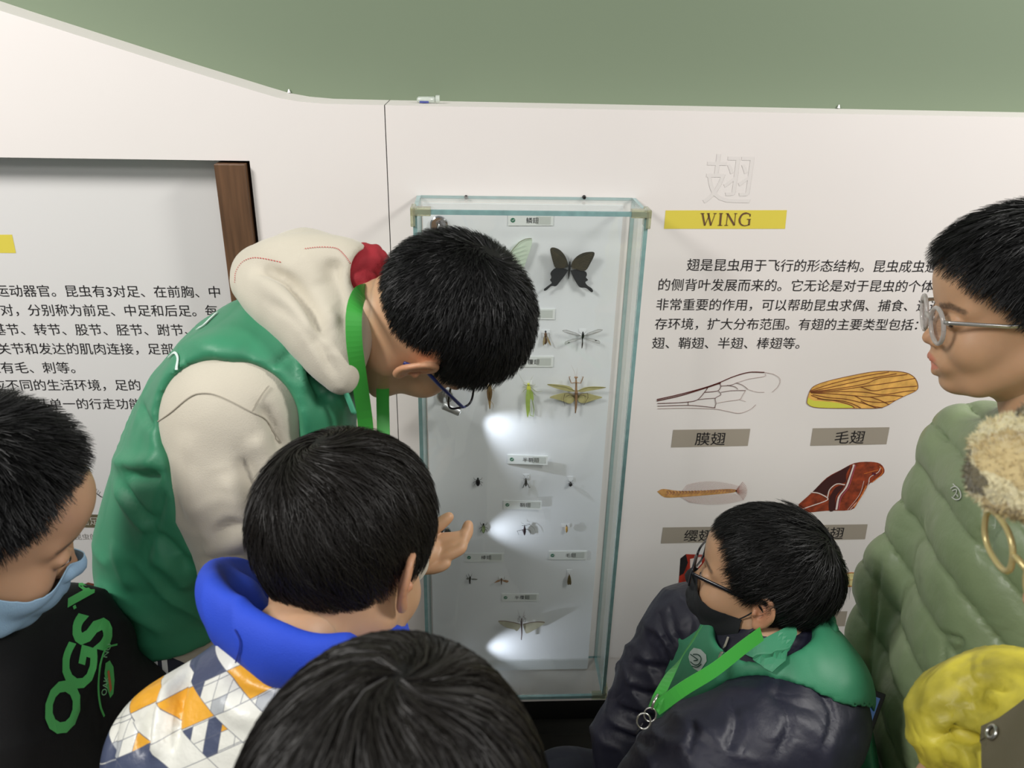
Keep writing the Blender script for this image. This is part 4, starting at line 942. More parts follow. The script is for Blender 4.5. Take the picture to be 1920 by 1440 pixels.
def decal(name, bv, polys, m, parent, off=.0012, label=None, step=7):
    """flat print laid on cloth: outlines in photo pixels, cut fine and dropped on the surface"""
    V, Fc = [], []
    import mathutils.geometry as mg
    for poly in polys:
        poly = [np.array(p, float) for p in poly]; dense = []
        for i in range(len(poly)):
            a, b = poly[i], poly[(i+1) % len(poly)]; k = max(1, int(np.hypot(*(b-a))/step))
            dense += [a+(b-a)*j/k for j in range(k)]
        # interior points
        P2 = np.array(dense); lo, hi = P2.min(0), P2.max(0); pts = [Vector(p) for p in P2]; n0 = len(pts)
        gx, gy = np.meshgrid(np.arange(lo[0]+step/2, hi[0], step), np.arange(lo[1]+step/2, hi[1], step))
        pts += [Vector(p) for p in zip(gx.ravel(), gy.ravel())]
        r = mg.delaunay_2d_cdt(pts, [(i, (i+1) % n0) for i in range(n0)], [list(range(n0))], 1, 1e-4)
        v2, f2 = r[0], r[2]; L = [land(bv, a, b, off) for a, b in v2]; bad = [l[0] is None for l in L]; base = len(V)
        V += [l[0] if l[0] is not None else V3(0, 0, 0) for l in L]
        zs = [np.nan if b else float((l[0]-CC)@CF) for l, b in zip(L, bad)]
        for t in f2:
            if any(bad[i] for i in t): continue
            z = [zs[i] for i in t]
            if max(z)-min(z) > .03: continue
            Fc.append([base+i for i in t])
    if not Fc: return None
    me = bpy.data.meshes.new(name); me.from_pydata([tuple(v) for v in V], [], Fc); me.materials.append(m); me.update()
    bpm = me; o = bpy.data.objects.new(name, me); COL.objects.link(o); put(o, parent) if parent.type == 'EMPTY' else setattr(o, 'parent', parent)
    # drop unused vertices
    import bmesh
    bm = bmesh.new(); bm.from_mesh(me); bmesh.ops.delete(bm, geom=[v for v in bm.verts if not v.link_faces], context='VERTS'); bm.to_mesh(me); bm.free()
    if label: o['label'] = label
    return o
def band(name, bv, pts, w, m, parent, off=.002, k=6, label=None, th=.0008):
    """ribbon laid on cloth along photo pixels; pts without cloth behind need (px, py, depth)"""
    q = curve([(a[0], a[1], 0) for a in pts], k); L = []; N_ = []
    for a, b, _ in q:
        p, n = land(bv, a, b, off); 
        if p is None: continue
        L.append(p); N_.append(n)
    if len(L) < 4: print('no cloth under', name, pts[0]); return None
    L, N_ = np.array(L), np.array(N_)
    for _ in range(2): N_[1:-1] = nrm_rows(N_[:-2]+N_[1:-1]*2+N_[2:]); L[1:-1] = (L[:-2]+2*L[1:-1]+L[2:])/4
    mb = MB(); mb.ribbon(L+N_*th, w, N_, th=th); o = mb.build(name, m, None); 
    put(o, parent) if parent.type == 'EMPTY' else setattr(o, 'parent', parent)
    if label: o['label'] = label
    return o
def person(name, loc, label):
    return empty(name, loc, label, 'person')
def legs(root, hips, feet, knees, m, r=(.085, .06, .055), name='trousers', h=.009, shoe=(40, 42, 48), feetdir=(0, 1, 0), stripe=None):
    hips, feet, knees = [[np.asarray(p, float) for p in q] for q in (hips, feet, knees)]
    pts = np.array(hips+feet+knees); F_ = Field(pts.min(0)-.14, pts.max(0)+.14, h)
    for a, k, c in zip(hips, knees, feet):
        c2 = c+V3(0, 0, .09); F_.cap(a, k, r[0], r[1], .03); F_.cap(k, c2, r[1], r[2], .02)
    F_.cap(hips[0], hips[1], r[0]*1.15, r[0]*1.15, .04)
    o = solid(name, root, F_, m, lambda v, n: wrinkle(v, n, .006, (0, 0, 1), 45, 4))
    for c in feet:
        d = nrm(feetdir); S_ = Field(c-V3(.17, .17, .02), c+V3(.17, .17, .12), .007)
        S_.cap(c+d*.0+V3(0, 0, .045), c+d*.10+V3(0, 0, .032), .040, .034, .02); S_.cap(c+V3(0, 0, .05), c+V3(0, 0, .09), .036, .034, .02); S_.half(c+V3(0, 0, .0), (0, 0, -1))
        s_ = solid('shoe', root, S_, mat('shoe_%d' % shoe[0], shoe, .5)); 
        F2 = Field(c-V3(.17, .17, .02), c+V3(.17, .17, .05), .006); F2.cap(c+V3(0, 0, .012), c+d*.105+V3(0, 0, .012), .044, .040, .01); F2.half(c+V3(0, 0, .0005), (0, 0, -1)); F2.half(c+V3(0, 0, .018), (0, 0, 1))
        q = solid('sole', None, F2, mat('sole_white', (210, 208, 200), .6)); q.parent = s_; q.matrix_parent_inverse = s_.matrix_world.inverted()
    return o
def hand_parts(pts, res=.0020):
    """pts: dict of palm chain and fingers as lists of (point, radius); one smooth surface"""
    allp = np.array([p for c in pts for p, _ in c]); F_ = Field(allp.min(0)-.03, allp.max(0)+.03, res)
    for i, c in enumerate(pts):
        G = [np.asarray(p, float) for p, _ in c]; R = [r for _, r in c]
        q = curve(G, 4) if len(G) > 2 else np.array(G); rr = np.interp(np.linspace(0, 1, len(q)), np.linspace(0, 1, len(R)), R)
        for j in range(len(q)-1): F_.cap(q[j], q[j+1], rr[j], rr[j+1], .0035 if i else .014)
    v, f = F_.mesh(); v = relax(v, f, 1, .4); return v, f
def simple_hand(wrist, d, palm_n, s=1.0, curl=.5, thumb=1):
    """relaxed hand: wrist point, direction of the fingers, palm normal"""
    d, pn = nrm(d), nrm(palm_n); pn = nrm(pn-d*(pn@d)); sd = np.cross(d, pn)*thumb; w = np.asarray(wrist, float)
    ch = [[(w-d*.03*s, .019*s), (w+d*.01*s, .018*s)]]
    for i, (off, L) in enumerate(((-.024, .058), (-.008, .068), (.008, .064), (.023, .050))):
        base = w+d*.075*s-sd*off*s*1.0; ch.append([(w+d*.015*s-sd*off*.6*s, .013*s), (base, .0105*s)]); p = base; a = 0; c = [(p, .0095*s)]
        for k, fr in enumerate((.45, .32, .23)):
            a += curl*(.5+.35*k); p = p+(d*math.cos(a)+pn*math.sin(a))*L*fr*s; c.append((p, (.0088, .0080, .0068)[k]*s))
        ch.append(c)
    b = w+d*.02*s+sd*.018*s; ch.append([(b, .013*s), (b+(d*.6+sd*.75)*.032*s, .0105*s), (b+(d*.85+sd*.7+pn*.25)*.055*s, .0085*s)])
    return ch
def body_mesh(root, M, hand_list, neck_to=None, mo=0, scale=1.0, tint=1.0, trunk=None, base=SKIN, h=.0022, lab=None, brow=1.0, bend=None):
    """head, neck, trunk core and hands as the person's one body"""
    v, f = head_mesh(mo, h); wv = to_world(v, M, scale)
    if bend is not None: wv = wv+np.clip((-.055-v[:, 2])/.08, 0, 1)[:, None]**1.5*np.asarray(bend)
    parts = [(wv, f, head_tint(v, base*tint, brow=brow))]
    F_ = None
    if trunk:
        allp = np.array([p for c in trunk for p, _ in c]); F_ = Field(allp.min(0)-.09, allp.max(0)+.09, .008)
        for c in trunk:
            for (a, ra), (b, rb) in zip(c[:-1], c[1:]): F_.cap(a, b, ra, rb, .02)
        tv, tf = F_.mesh(); parts.append((tv, tf, np.tile(base*tint, (len(tv), 1))))
    for hp in hand_list:
        hv, hf = hand_parts(hp); parts.append((hv, hf, np.tile(base*tint, (len(hv), 1))))
    v, f, c = join(parts); o = mesh_obj('body', v, f, M_skin, root, colors=c); BV[o.name] = (v, f)
    return o
def eyes(root, M, scale, body):
    for s_ in (-1, 1):
        mb = MB(); mb.ell((.0790, s_*.031, -.0060), (.0105, .0130, .0036), 14, 10); mb.v[-1] = to_world(mb.v[-1], M, scale); o = mb.build('eye', mat('eye_white', (214, 208, 202), .2), None, smooth=True); o.parent = body
        o.matrix_parent_inverse = body.matrix_world.inverted()
        mb = MB(); mb.ell((.0885, s_*.031, -.0062), (.0022, .0050, .0030), 14, 8); mb.v[-1] = to_world(mb.v[-1], M, scale); q = mb.build('iris', mat('eye_dark', (24, 16, 12), .08), None, smooth=True); q.parent = o
def glasses(root, M, scale, shape, m, mlens, rim=.0016, lens=(.0245, .0185), gap=.0335, x0=.1065, zc=-.006, temple=.0018, mt=None, lab=None, tip=None, pant=0.0, tilt=0):
    g = bpy.data.objects.new('glasses', None); COL.objects.link(g); g.empty_display_size = .02; put(g, root); g.location = root.location; g.matrix_parent_inverse = Matrix.Translation(-Vector(root.location))
    if lab: g['label'] = lab
    def add(mb, name, mm, label=None, smooth=True):
        for i in range(len(mb.v)): mb.v[i] = to_world(mb.v[i], M, scale)
        o = mb.build(name, mm, None, smooth=smooth); o.parent = g; o.matrix_parent_inverse = Matrix.Translation(-Vector(g.location))
        if label: o['label'] = label
        return o
    for s_ in (-1, 1):
        n = 36; pts = []
        for i in range(n+1):
            w = 2*math.pi*i/n; c, q = math.cos(w), math.sin(w); e = .55 if shape == 'rect' else (.8 if shape == 'soft' else 1)
            yy = math.copysign(abs(c)**e, c)*lens[0]; zz = math.copysign(abs(q)**e, q)*lens[1]
            pts.append((x0-abs(gap*s_+yy)*.10-zz*pant, s_*gap+yy, zc+zz))
        mb = MB(); mb.tube(pts, rim, 8, cap=False); add(mb, 'rim', m)
        mb = MB(); mb.add([V3(*p)-V3(.0004, 0, 0) for p in pts[:-1]], [tuple(range(n))]); add(mb, 'lens', mlens, smooth=False)
        out = s_*(gap+lens[0]); mb = MB(); hx = x0-abs(out)*.10
        mb.tube([(hx, out, zc+lens[1]*.45), (hx-.006, out+s_*.0045, zc+lens[1]*.45), (.03, s_*.0745, zc+.006), (-.008, s_*.0795, zc+.006), (-.030, s_*.0800, zc-.012)], temple, 8, flat=((0, 0, 1), 1.5)); add(mb, 'temple', mt or m)
    mb = MB(); mb.tube(curve([(x0-.0012, -gap+lens[0]+.0003, zc+.004), (x0+.001, 0, zc+.0075), (x0-.0012, gap-lens[0]-.0003, zc+.004)], 4), rim, 8); add(mb, 'bridge', m)
    return g
def lens_mat(name='spectacle_lens', tint=(.97, .98, 1, 1), k=.10):
    if name in _mats: return _mats[name]
    m = bpy.data.materials.new(name); m.use_nodes = True; nt = m.node_tree; nt.nodes.clear(); o = nt.nodes.new('ShaderNodeOutputMaterial'); mx = nt.nodes.new('ShaderNodeMixShader')
    t = nt.nodes.new('ShaderNodeBsdfTransparent'); g = nt.nodes.new('ShaderNodeBsdfGlossy'); t.inputs[0].default_value = tint; g.inputs['Roughness'].default_value = .03; mx.inputs[0].default_value = k
    nt.links.new(t.outputs[0], mx.inputs[1]); nt.links.new(g.outputs[0], mx.inputs[2]); nt.links.new(mx.outputs[0], o.inputs[0]); _mats[name] = m; return m
def face_mask(root, M, scale, m, top=-.022, mo=0, off=.004, lab=None, strap=None, back=.004, bottom=-.118, peak=.0):
    """cloth mask: the lower face surface lifted off and smoothed"""
    v, f = head_mesh(mo); n = normals(v, f); ay = np.abs(v[:, 1])
    zt = top-np.clip(ay-.012, 0, 1)*.34; zb = bottom+np.clip(ay-.02, 0, 1)*.62
    ins = (v[:, 2] < zt) & (v[:, 2] > zb) & (v[:, 0] > back) & (v[:, 0] > .0) & (ay < .074)
    keep = ins[f].all(1); f2 = f[keep]; used = np.unique(f2); mp = -np.ones(len(v), int); mp[used] = np.arange(len(used)); vv = v[used]+n[used]*off
    vv[:, 0] += .006*np.exp(-(vv[:, 1]/.03)**2); f2 = mp[f2]; vv = relax(vv, f2, 14, .5)
    o = mesh_obj('face_mask', to_world(vv, M, scale), f2, m, root); sm = o.modifiers.new('thick', 'SOLIDIFY'); sm.thickness = .0012
    if lab: o['label'] = lab
    for s_ in (-1, 1):
        for z0, z1 in ((-.052, .012), (-.088, -.034)):
            e = V3(.016, s_*.0665, z0+.004)
            mb = MB(); mb.tube(to_world(curve([(.022, s_*.066, z0), (0, s_*.0745, (z0+z1)/2-.004), (-.020, s_*.083, z1)], 5), M, scale), .0011, 6); q = mb.build('ear_loop', strap or m, None, smooth=True); q.parent = o; q.matrix_parent_inverse = o.matrix_world.inverted()
    return o
M_lens = lens_mat()
# ================================================================== person: tall boy bending over to point into the case
M_beige = mat('beige_fleece', (198, 191, 174), .85, bump=.25, bscale=700, sheen=.3, var=.03, vscale=12, crump=(5, .004, .6))
M_vest = mat('green_vest_cloth', (56, 134, 98), .5, bump=.12, bscale=900, var=.05, vscale=9, crump=(4, .011, .7))
M_lany = mat('lanyard_green', (62, 160, 62), .35); M_navy = mat('navy_trousers', (28, 32, 46), .8, bump=.15, bscale=600, crump=(8, .012))
M_red = mat('maroon_lining', (150, 28, 40), .8, bump=.3, bscale=400)
A = person('person', (-.50, -.42, 0), 'tall boy bending forward in green vest and beige hoodie, pointing at the glass case')
MA = frame(D(818, 606, 1.0), (.38, .43, -.80), (.92, -.20, .22))
neckA = V3(-.190, -.475, 1.315)
spine = [V3(-.405, -.43, .86), V3(-.412, -.42, .98), V3(-.368, -.42, 1.09), V3(-.316, -.43, 1.19), V3(-.255, -.45, 1.262), neckA]
sideA = (.10, 1, .05)
shR = D(445, 775, .985); elR = D(478, 1085, 1.02); wrR = D(760, 1052, 1.20)
shL = V3(-.29, -.27, 1.27); elL = V3(-.20, -.22, 1.02); wrL = V3(-.20, -.33, .86)
def torsoA(F_, add=0, k=.03):
    F_.chain(spine, [.095+add, .108+add, .108+add, .106+add, .090+add, .060+add], k, side=sideA, ratio=[1.35, 1.35, 1.45, 1.55, 1.45, 1.1], sm=3)
# hand pointing towards the beetles (a right hand, thumb uppermost)
zz = 1.235
hp = [[(D(752, 1050, 1.20), .021), (D(782, 1040, 1.225), .021), (D(812, 1036, zz), .020)],
      [(D(790, 1020, zz), .016), (D(830, 1012, zz), .0100)], [(D(795, 1035, zz-.005), .016), (D(828, 1030, zz-.005), .0100)], [(D(792, 1052, zz-.012), .015), (D(822, 1050, zz-.012), .0095)], [(D(788, 1064, zz-.015), .012), (D(812, 1066, zz-.018), .0085)],
      [(D(828, 1012, zz), .0098), (D(854, 1009, zz), .0092), (D(873, 1003, zz+.004), .0088), (D(878, 984, zz+.008), .0074)],
      [(D(826, 1030, zz-.005), .0098), (D(850, 1022, zz-.008), .0088), (D(868, 1014, zz-.004), .0080), (D(872, 1000, zz), .0068)],
      [(D(820, 1048, zz-.012), .0092), (D(842, 1040, zz-.016), .0084), (D(862, 1030, zz-.014), .0076), (D(868, 1021, zz-.010), .0064)],
      [(D(812, 1064, zz-.018), .0080), (D(826, 1062, zz-.020), .0072), (D(838, 1056, zz-.020), .0060)],
      [(D(790, 1012, zz), .0135), (D(806, 994, zz-.002), .0110), (D(824, 983, zz-.004), .0092), (D(842, 969, zz-.004), .0074)]]
hl = simple_hand(wrL, (.3, .25, -.9), (.8, 0, .2), 1.0, .5, -1)
bodyA = body_mesh(A, MA, [hp, hl], scale=1.0, bend=(-.01, .02, -.035), trunk=[[(to_world([(-.03, 0, -.06)], MA)[0], .052), (neckA+V3(.03, 0, -.03), .030), (spine[4]+V3(0, 0, -.03), .055), (spine[2], .08), (spine[0], .08)], [(shR, .04), (elR, .035), (wrR, .026), (D(775, 1045, 1.22), .021)], [(shL, .04), (elL, .03), (wrL, .02)]])
make_hair(A, MA, 1.01, {'crown': (-.60, .20, .70), 'len': .025, 'thick': .008, 'lift': .55, 'n': 21000, 'swirl': .5, 'mess': .20, 'width': .0011, 'edge': (.5, 1), 'lenf': lambda q: 1+1.1*np.clip(q[:, 0]-.35, 0, 1),
    'line': [(0, 24), (30, 22), (45, 16), (56, -4), (70, -14), (80, -20), (92, -8), (104, 0), (114, -22), (128, -38), (180, -44)]}, M_hair, seed=4)
# hoodie
F_ = Field((-.68, -.80, .80), (-.02, -.10, 1.52), .0055)
torsoA(F_)
F_.chain([V3(-.30, -.50, 1.22), shR, elR], [.066, .065, .060], .045, sm=2)
F_.chain([elR, (elR+wrR)/2+V3(0, 0, -.01), wrR], [.060, .050, .036], .02, sm=2)
F_.chain([V3(-.30, -.36, 1.21), shL, elL, wrL], [.07, .062, .052, .036], .03)
def foldA(v, n):
    v = wrinkle(v, n, .007, (.2, .1, 1), 42, 3, mask=np.clip((v[:, 0]+.02)*-4, 0, 1))
    it = []
    for a, b, w, amp in [([(500, 850), (520, 900), (500, 960)], 0, .010, .009), ([(470, 930), (420, 985), (385, 1010)], 0, .010, .008), ([(480, 985), (430, 1030), (390, 1050)], 0, .010, .008), ([(455, 1020), (410, 1075), (380, 1090)], 0, .009, .007), ([(520, 800), (500, 830), (470, 900)], 0, .012, .007)]:
        it.append(([D(x, y, .95) for x, y in a], w*1.5, amp)); it.append(([D(x+6, y+14, .95) for x, y in a], w, -amp))
    return folds(v, n, it)
pxs = []
for pts, w, a in [([(488, 758), (515, 800), (530, 845)], .007, -.010), ([(470, 815), (500, 860), (522, 930)], .012, .008), ([(448, 850), (478, 915), (510, 965)], .008, -.009), ([(420, 880), (450, 950), (490, 1000)], .012, .007), ([(395, 1010), (435, 985), (480, 985)], .007, -.008),
                  ([(380, 1035), (425, 1020), (475, 1020)], .010, .006), ([(372, 1058), (420, 1048), (470, 1050)], .006, -.007), ([(350, 800), (356, 900), (372, 1000)], .016, .005), ([(300, 830), (318, 900), (345, 990)], .012, -.004)]: pxs.append((pts, w, a))
hoodA = solid('hoodie', A, F_, M_beige, foldA, px=pxs)
# seam lines on the shoulder
bv = tree(hoodA); M_seam = mat('beige_seam', (168, 161, 146), .9)
band('seam', bv, [(283, 800), (320, 775), (352, 748), (375, 738), (410, 742), (470, 772), (500, 790), (528, 830)], .0012, M_seam, hoodA, off=.0002)
band('seam', bv, [(474, 770), (490, 742), (504, 724)], .0012, M_seam, hoodA, off=.0002)
# hood piled on the neck
F_ = Field((-.42, -.68, 1.18), (-.02, -.30, 1.56), .004)
h1, h2, h3_, h4 = D(500, 535, 1.02), D(560, 520, 1.01), D(625, 535, 1.0), D(655, 600, .97)
F_.chain([D(485, 515, 1.03), h2, D(650, 510, 1.0)], [.034, .046, .040], .03, sm=2)
F_.chain([D(470, 535, 1.0), D(530, 575, .97), D(600, 640, .945), D(640, 712, .94)], [.022, .030, .030, .018], .02, sm=2)
F_.chain([D(500, 500, 1.07), D(570, 500, 1.08), D(650, 505, 1.07)], [.03, .045, .04], .03)
F_.chain([D(640, 560, .99), D(650, 620, .955), D(650, 690, .94)], [.030, .026, .016], .02, sm=2)
F_.chain([D(560, 560, 1.03), D(600, 590, 1.0)], [.05, .05], .03)
F_.chain([D(722, 520, .98), D(685, 515, 1.0)], [.044, .030], .008, 'cut')
hd = solid('hood', A, F_, M_beige, lambda v, n: folds(v, n, [([D(480, 500, .98), D(540, 530, .95), D(590, 580, .93), D(620, 640, .92)], .012, -.008), ([D(510, 500, .97), D(560, 520, .94), D(600, 560, .92), D(630, 620, .92)], .014, .006), ([D(620, 480, .96), D(618, 540, .94), D(632, 600, .93)], .010, -.005)]), label='loose beige hood with red stitching',
    px=[([(482, 503), (530, 522), (560, 552), (590, 598), (620, 650)], .007, -.009), ([(470, 520), (520, 545), (560, 590), (600, 640)], .012, .006), ([(500, 562), (550, 592), (600, 650), (635, 715)], .006, -.006), ([(632, 478), (630, 520), (642, 570), (650, 640)], .008, -.007), ([(560, 475), (580, 500), (600, 540)], .012, .004)])
bvh = tree(hd); M_rst = mat('red_stitch', (196, 60, 62), .8)
def stitches(pts, n, parent=hd, w=.0010, L=.5):
    q = curve([(a, b, 0) for a, b in pts], 12); idx = np.linspace(0, len(q)-1, n*2); mb = MB()
    for i in range(0, n*2-1, 2):
        a = [np.interp(idx[i+d_], np.arange(len(q)), q[:, c]) for d_ in (0, 1) for c in (0, 1)]; p0, n0 = land(bvh, a[0], a[1], .0008); p1, n1 = land(bvh, a[2], a[3], .0008)
        if p0 is None or p1 is None or np.linalg.norm(p0-p1) > .02: continue
        mb.ribbon([p0, p1], w, n0, th=.0003)
    if mb.v: o = mb.build('stitching', M_rst, parent); o['kind'] = 'stuff'; o['label'] = 'red stitching'
stitches([(441, 530), (443, 510), (455, 492), (475, 484), (500, 486), (527, 492)], 26); stitches([(572, 467), (600, 464), (630, 466), (645, 478), (657, 494)], 26)
F_ = Field((-.25, -.62, 1.28), (-.03, -.36, 1.52), .003)
F_.chain([D(650, 508, 1.005), D(690, 500, 1.015), D(706, 530, 1.01)], [.028, .026, .020], .01, sm=2); F_.chain([D(648, 535, .99), D(668, 525, .99), D(695, 538, .985)], [.022, .020, .016], .008, sm=2)
F_.chain([D(640, 552, 1.0), D(660, 540, .99)], [.018, .016], .006)
lin = solid('hood_lining', A, F_, M_red, lambda v, n: v+n*(.0025*noise3(v, 120, 2))[:, None], label='maroon fluffy hood lining')
# vest
F_ = Field((-.69, -.80, .80), (-.02, -.10, 1.48), .0055)
torsoA(F_, .012)
F_.chain([V3(-.33, -.47, 1.22), V3(-.29, -.535, 1.265), V3(-.23, -.55, 1.25)], [.065, .068, .060], .05)
F_.chain([V3(-.31, -.38, 1.21), V3(-.25, -.33, 1.24)], [.07, .065], .05)
F_.chain([V3(-.24, -.52, 1.26), V3(-.175, -.53, 1.17), V3(-.19, -.50, 1.05)], [.055, .030, .025], .04)
cutA = [D(432, 765, .93), D(440, 900, .93), D(455, 1100, .98), D(470, 1250, 1.05)]
F_.chain([D(400, 770, .80), D(412, 785, .93)], [.066, .068], .01, 'cut', side=CR, ratio=1.28)
F_.chain([D(418, 800, .93), D(440, 900, .93), D(462, 1060, .96), D(500, 1250, 1.0)], [.076, .074, .070, .07], .01, 'cut', side=CR, ratio=1.12)
F_.chain([shL, elL], [.085, .075], .01, 'cut')
F_.half(V3(-.46, -.43, .885), (.25, 0, -1)); F_.half(V3(-.155, -.5, 1.3), (1, .05, .25))
def foldV(v, n):
    v = wrinkle(v, n, .008, (.5, 0, 1), 30, 8)
    it = [([D(x, y, 1.1) for x, y in a], w, amp) for a, w, amp in [([(235, 875), (275, 890), (300, 885)], .012, -.016), ([(225, 860), (265, 868), (300, 868)], .014, .008), ([(262, 970), (285, 1000), (300, 1030)], .02, .008), ([(215, 900), (240, 960), (270, 990), (285, 1000)], .010, .007), ([(305, 950), (290, 990), (278, 1030), (268, 1080)], .010, -.009)]]
    it += [([D(x, y, .96) for x, y in a], w, amp) for a, w, amp in [([(562, 612), (570, 680), (568, 740)], .010, .008), ([(575, 640), (590, 690), (620, 740)], .012, -.012), ([(600, 620), (630, 680), (652, 750)], .010, .008), ([(505, 690), (530, 660), (560, 630)], .008, -.004)]]
    return folds(v, n, it)
vestA = solid('vest', A, F_, M_vest, foldV, px=[([(230, 886), (262, 896), (305, 892)], .0085, -.011), ([(212, 862), (255, 872), (300, 870)], .011, .009), ([(258, 745), (270, 780), (285, 805)], .006, -.007), ([(212, 905), (245, 960), (285, 1002)], .008, .007),
    ([(225, 900), (262, 955), (300, 985)], .006, -.006), ([(312, 905), (298, 960), (282, 1005), (270, 1070)], .005, -.006), ([(285, 1000), (320, 1030), (360, 1075)], .010, -.010), ([(280, 1040), (320, 1065), (360, 1110)], .012, .008), ([(215, 1010), (225, 1060), (250, 1110)], .012, .005),
    ([(562, 612), (567, 680), (568, 745)], .006, .007), ([(574, 650), (592, 700), (625, 760)], .010, -.016), ([(560, 640), (535, 668), (505, 690)], .004, -.004), ([(600, 610), (628, 680), (650, 750)], .008, .008), ([(590, 640), (610, 690), (600, 770)], .007, -.008), ([(330, 640), (400, 640), (470, 660)], .02, .005)])
bv = tree(vestA)
M_wp = mat('white_vest_print', (214, 228, 222), .6)
band('vest_print', bv, [(318, 672), (330, 662), (336, 673), (332, 692)], .003, M_wp, vestA, off=.0008, label='white round print edge')
band('vest_print', bv, [(372, 618), (384, 611), (394, 601), (408, 588)], .006, M_wp, vestA, off=.0008, label='white lettering strip at the back')
mb = MB(); mb.tube(curve([D(600, 640, .93), D(632, 700, .93), D(652, 745, .94), D(664, 775, .95)], 5), .0032, 8); put(mb.build('zip_edge', mat('teal_zip', (86, 176, 140), .4), smooth=True), A)
# lanyard round the neck hanging straight down
mb = MB(); q = curve([D(690, 545, .965), D(674, 552, .94), D(664, 585, .912), D(664, 640, .912), D(672, 700, .93), D(684, 785, .97), D(690, 860, .99)], 6); mb.ribbon(q, .0185, nrm(-CF+.4*CR), th=.0008)
q = curve([D(700, 600, 1.05), D(716, 690, 1.02), D(718, 760, 1.01), D(720, 850, 1.0)], 6); mb.ribbon(q, .0175, nrm(-CF-.3*CR), th=.0008); ln = put(mb.build('lanyard', M_lany), A); ln['label'] = 'bright green lanyard hanging from the neck'
glasses(A, MA, 1.0, 'rect', mat('black_frame', (18, 20, 30), .25), M_lens, rim=.0015, lens=(.0265, .0175), x0=.108, zc=-.008, mt=mat('blue_temple', (24, 40, 110), .3), lab='black glasses with blue temples')
lg = legs(A, [V3(-.47, -.50, .84), V3(-.45, -.35, .84)], [V3(-.50, -.50, 0), V3(-.46, -.30, 0)], [V3(-.44, -.50, .45), V3(-.42, -.32, .45)], M_navy, feetdir=(1, .3, 0))
bv = tree(lg); M_ws = mat('white_stripe', (206, 208, 206), .7)
for x in (281, 299): band('stripe', bv, [(x-2, 1150), (x+3, 1190), (x+8, 1230), (x+14, 1300)], .007, M_ws, lg, off=.001, label='white side stripe')
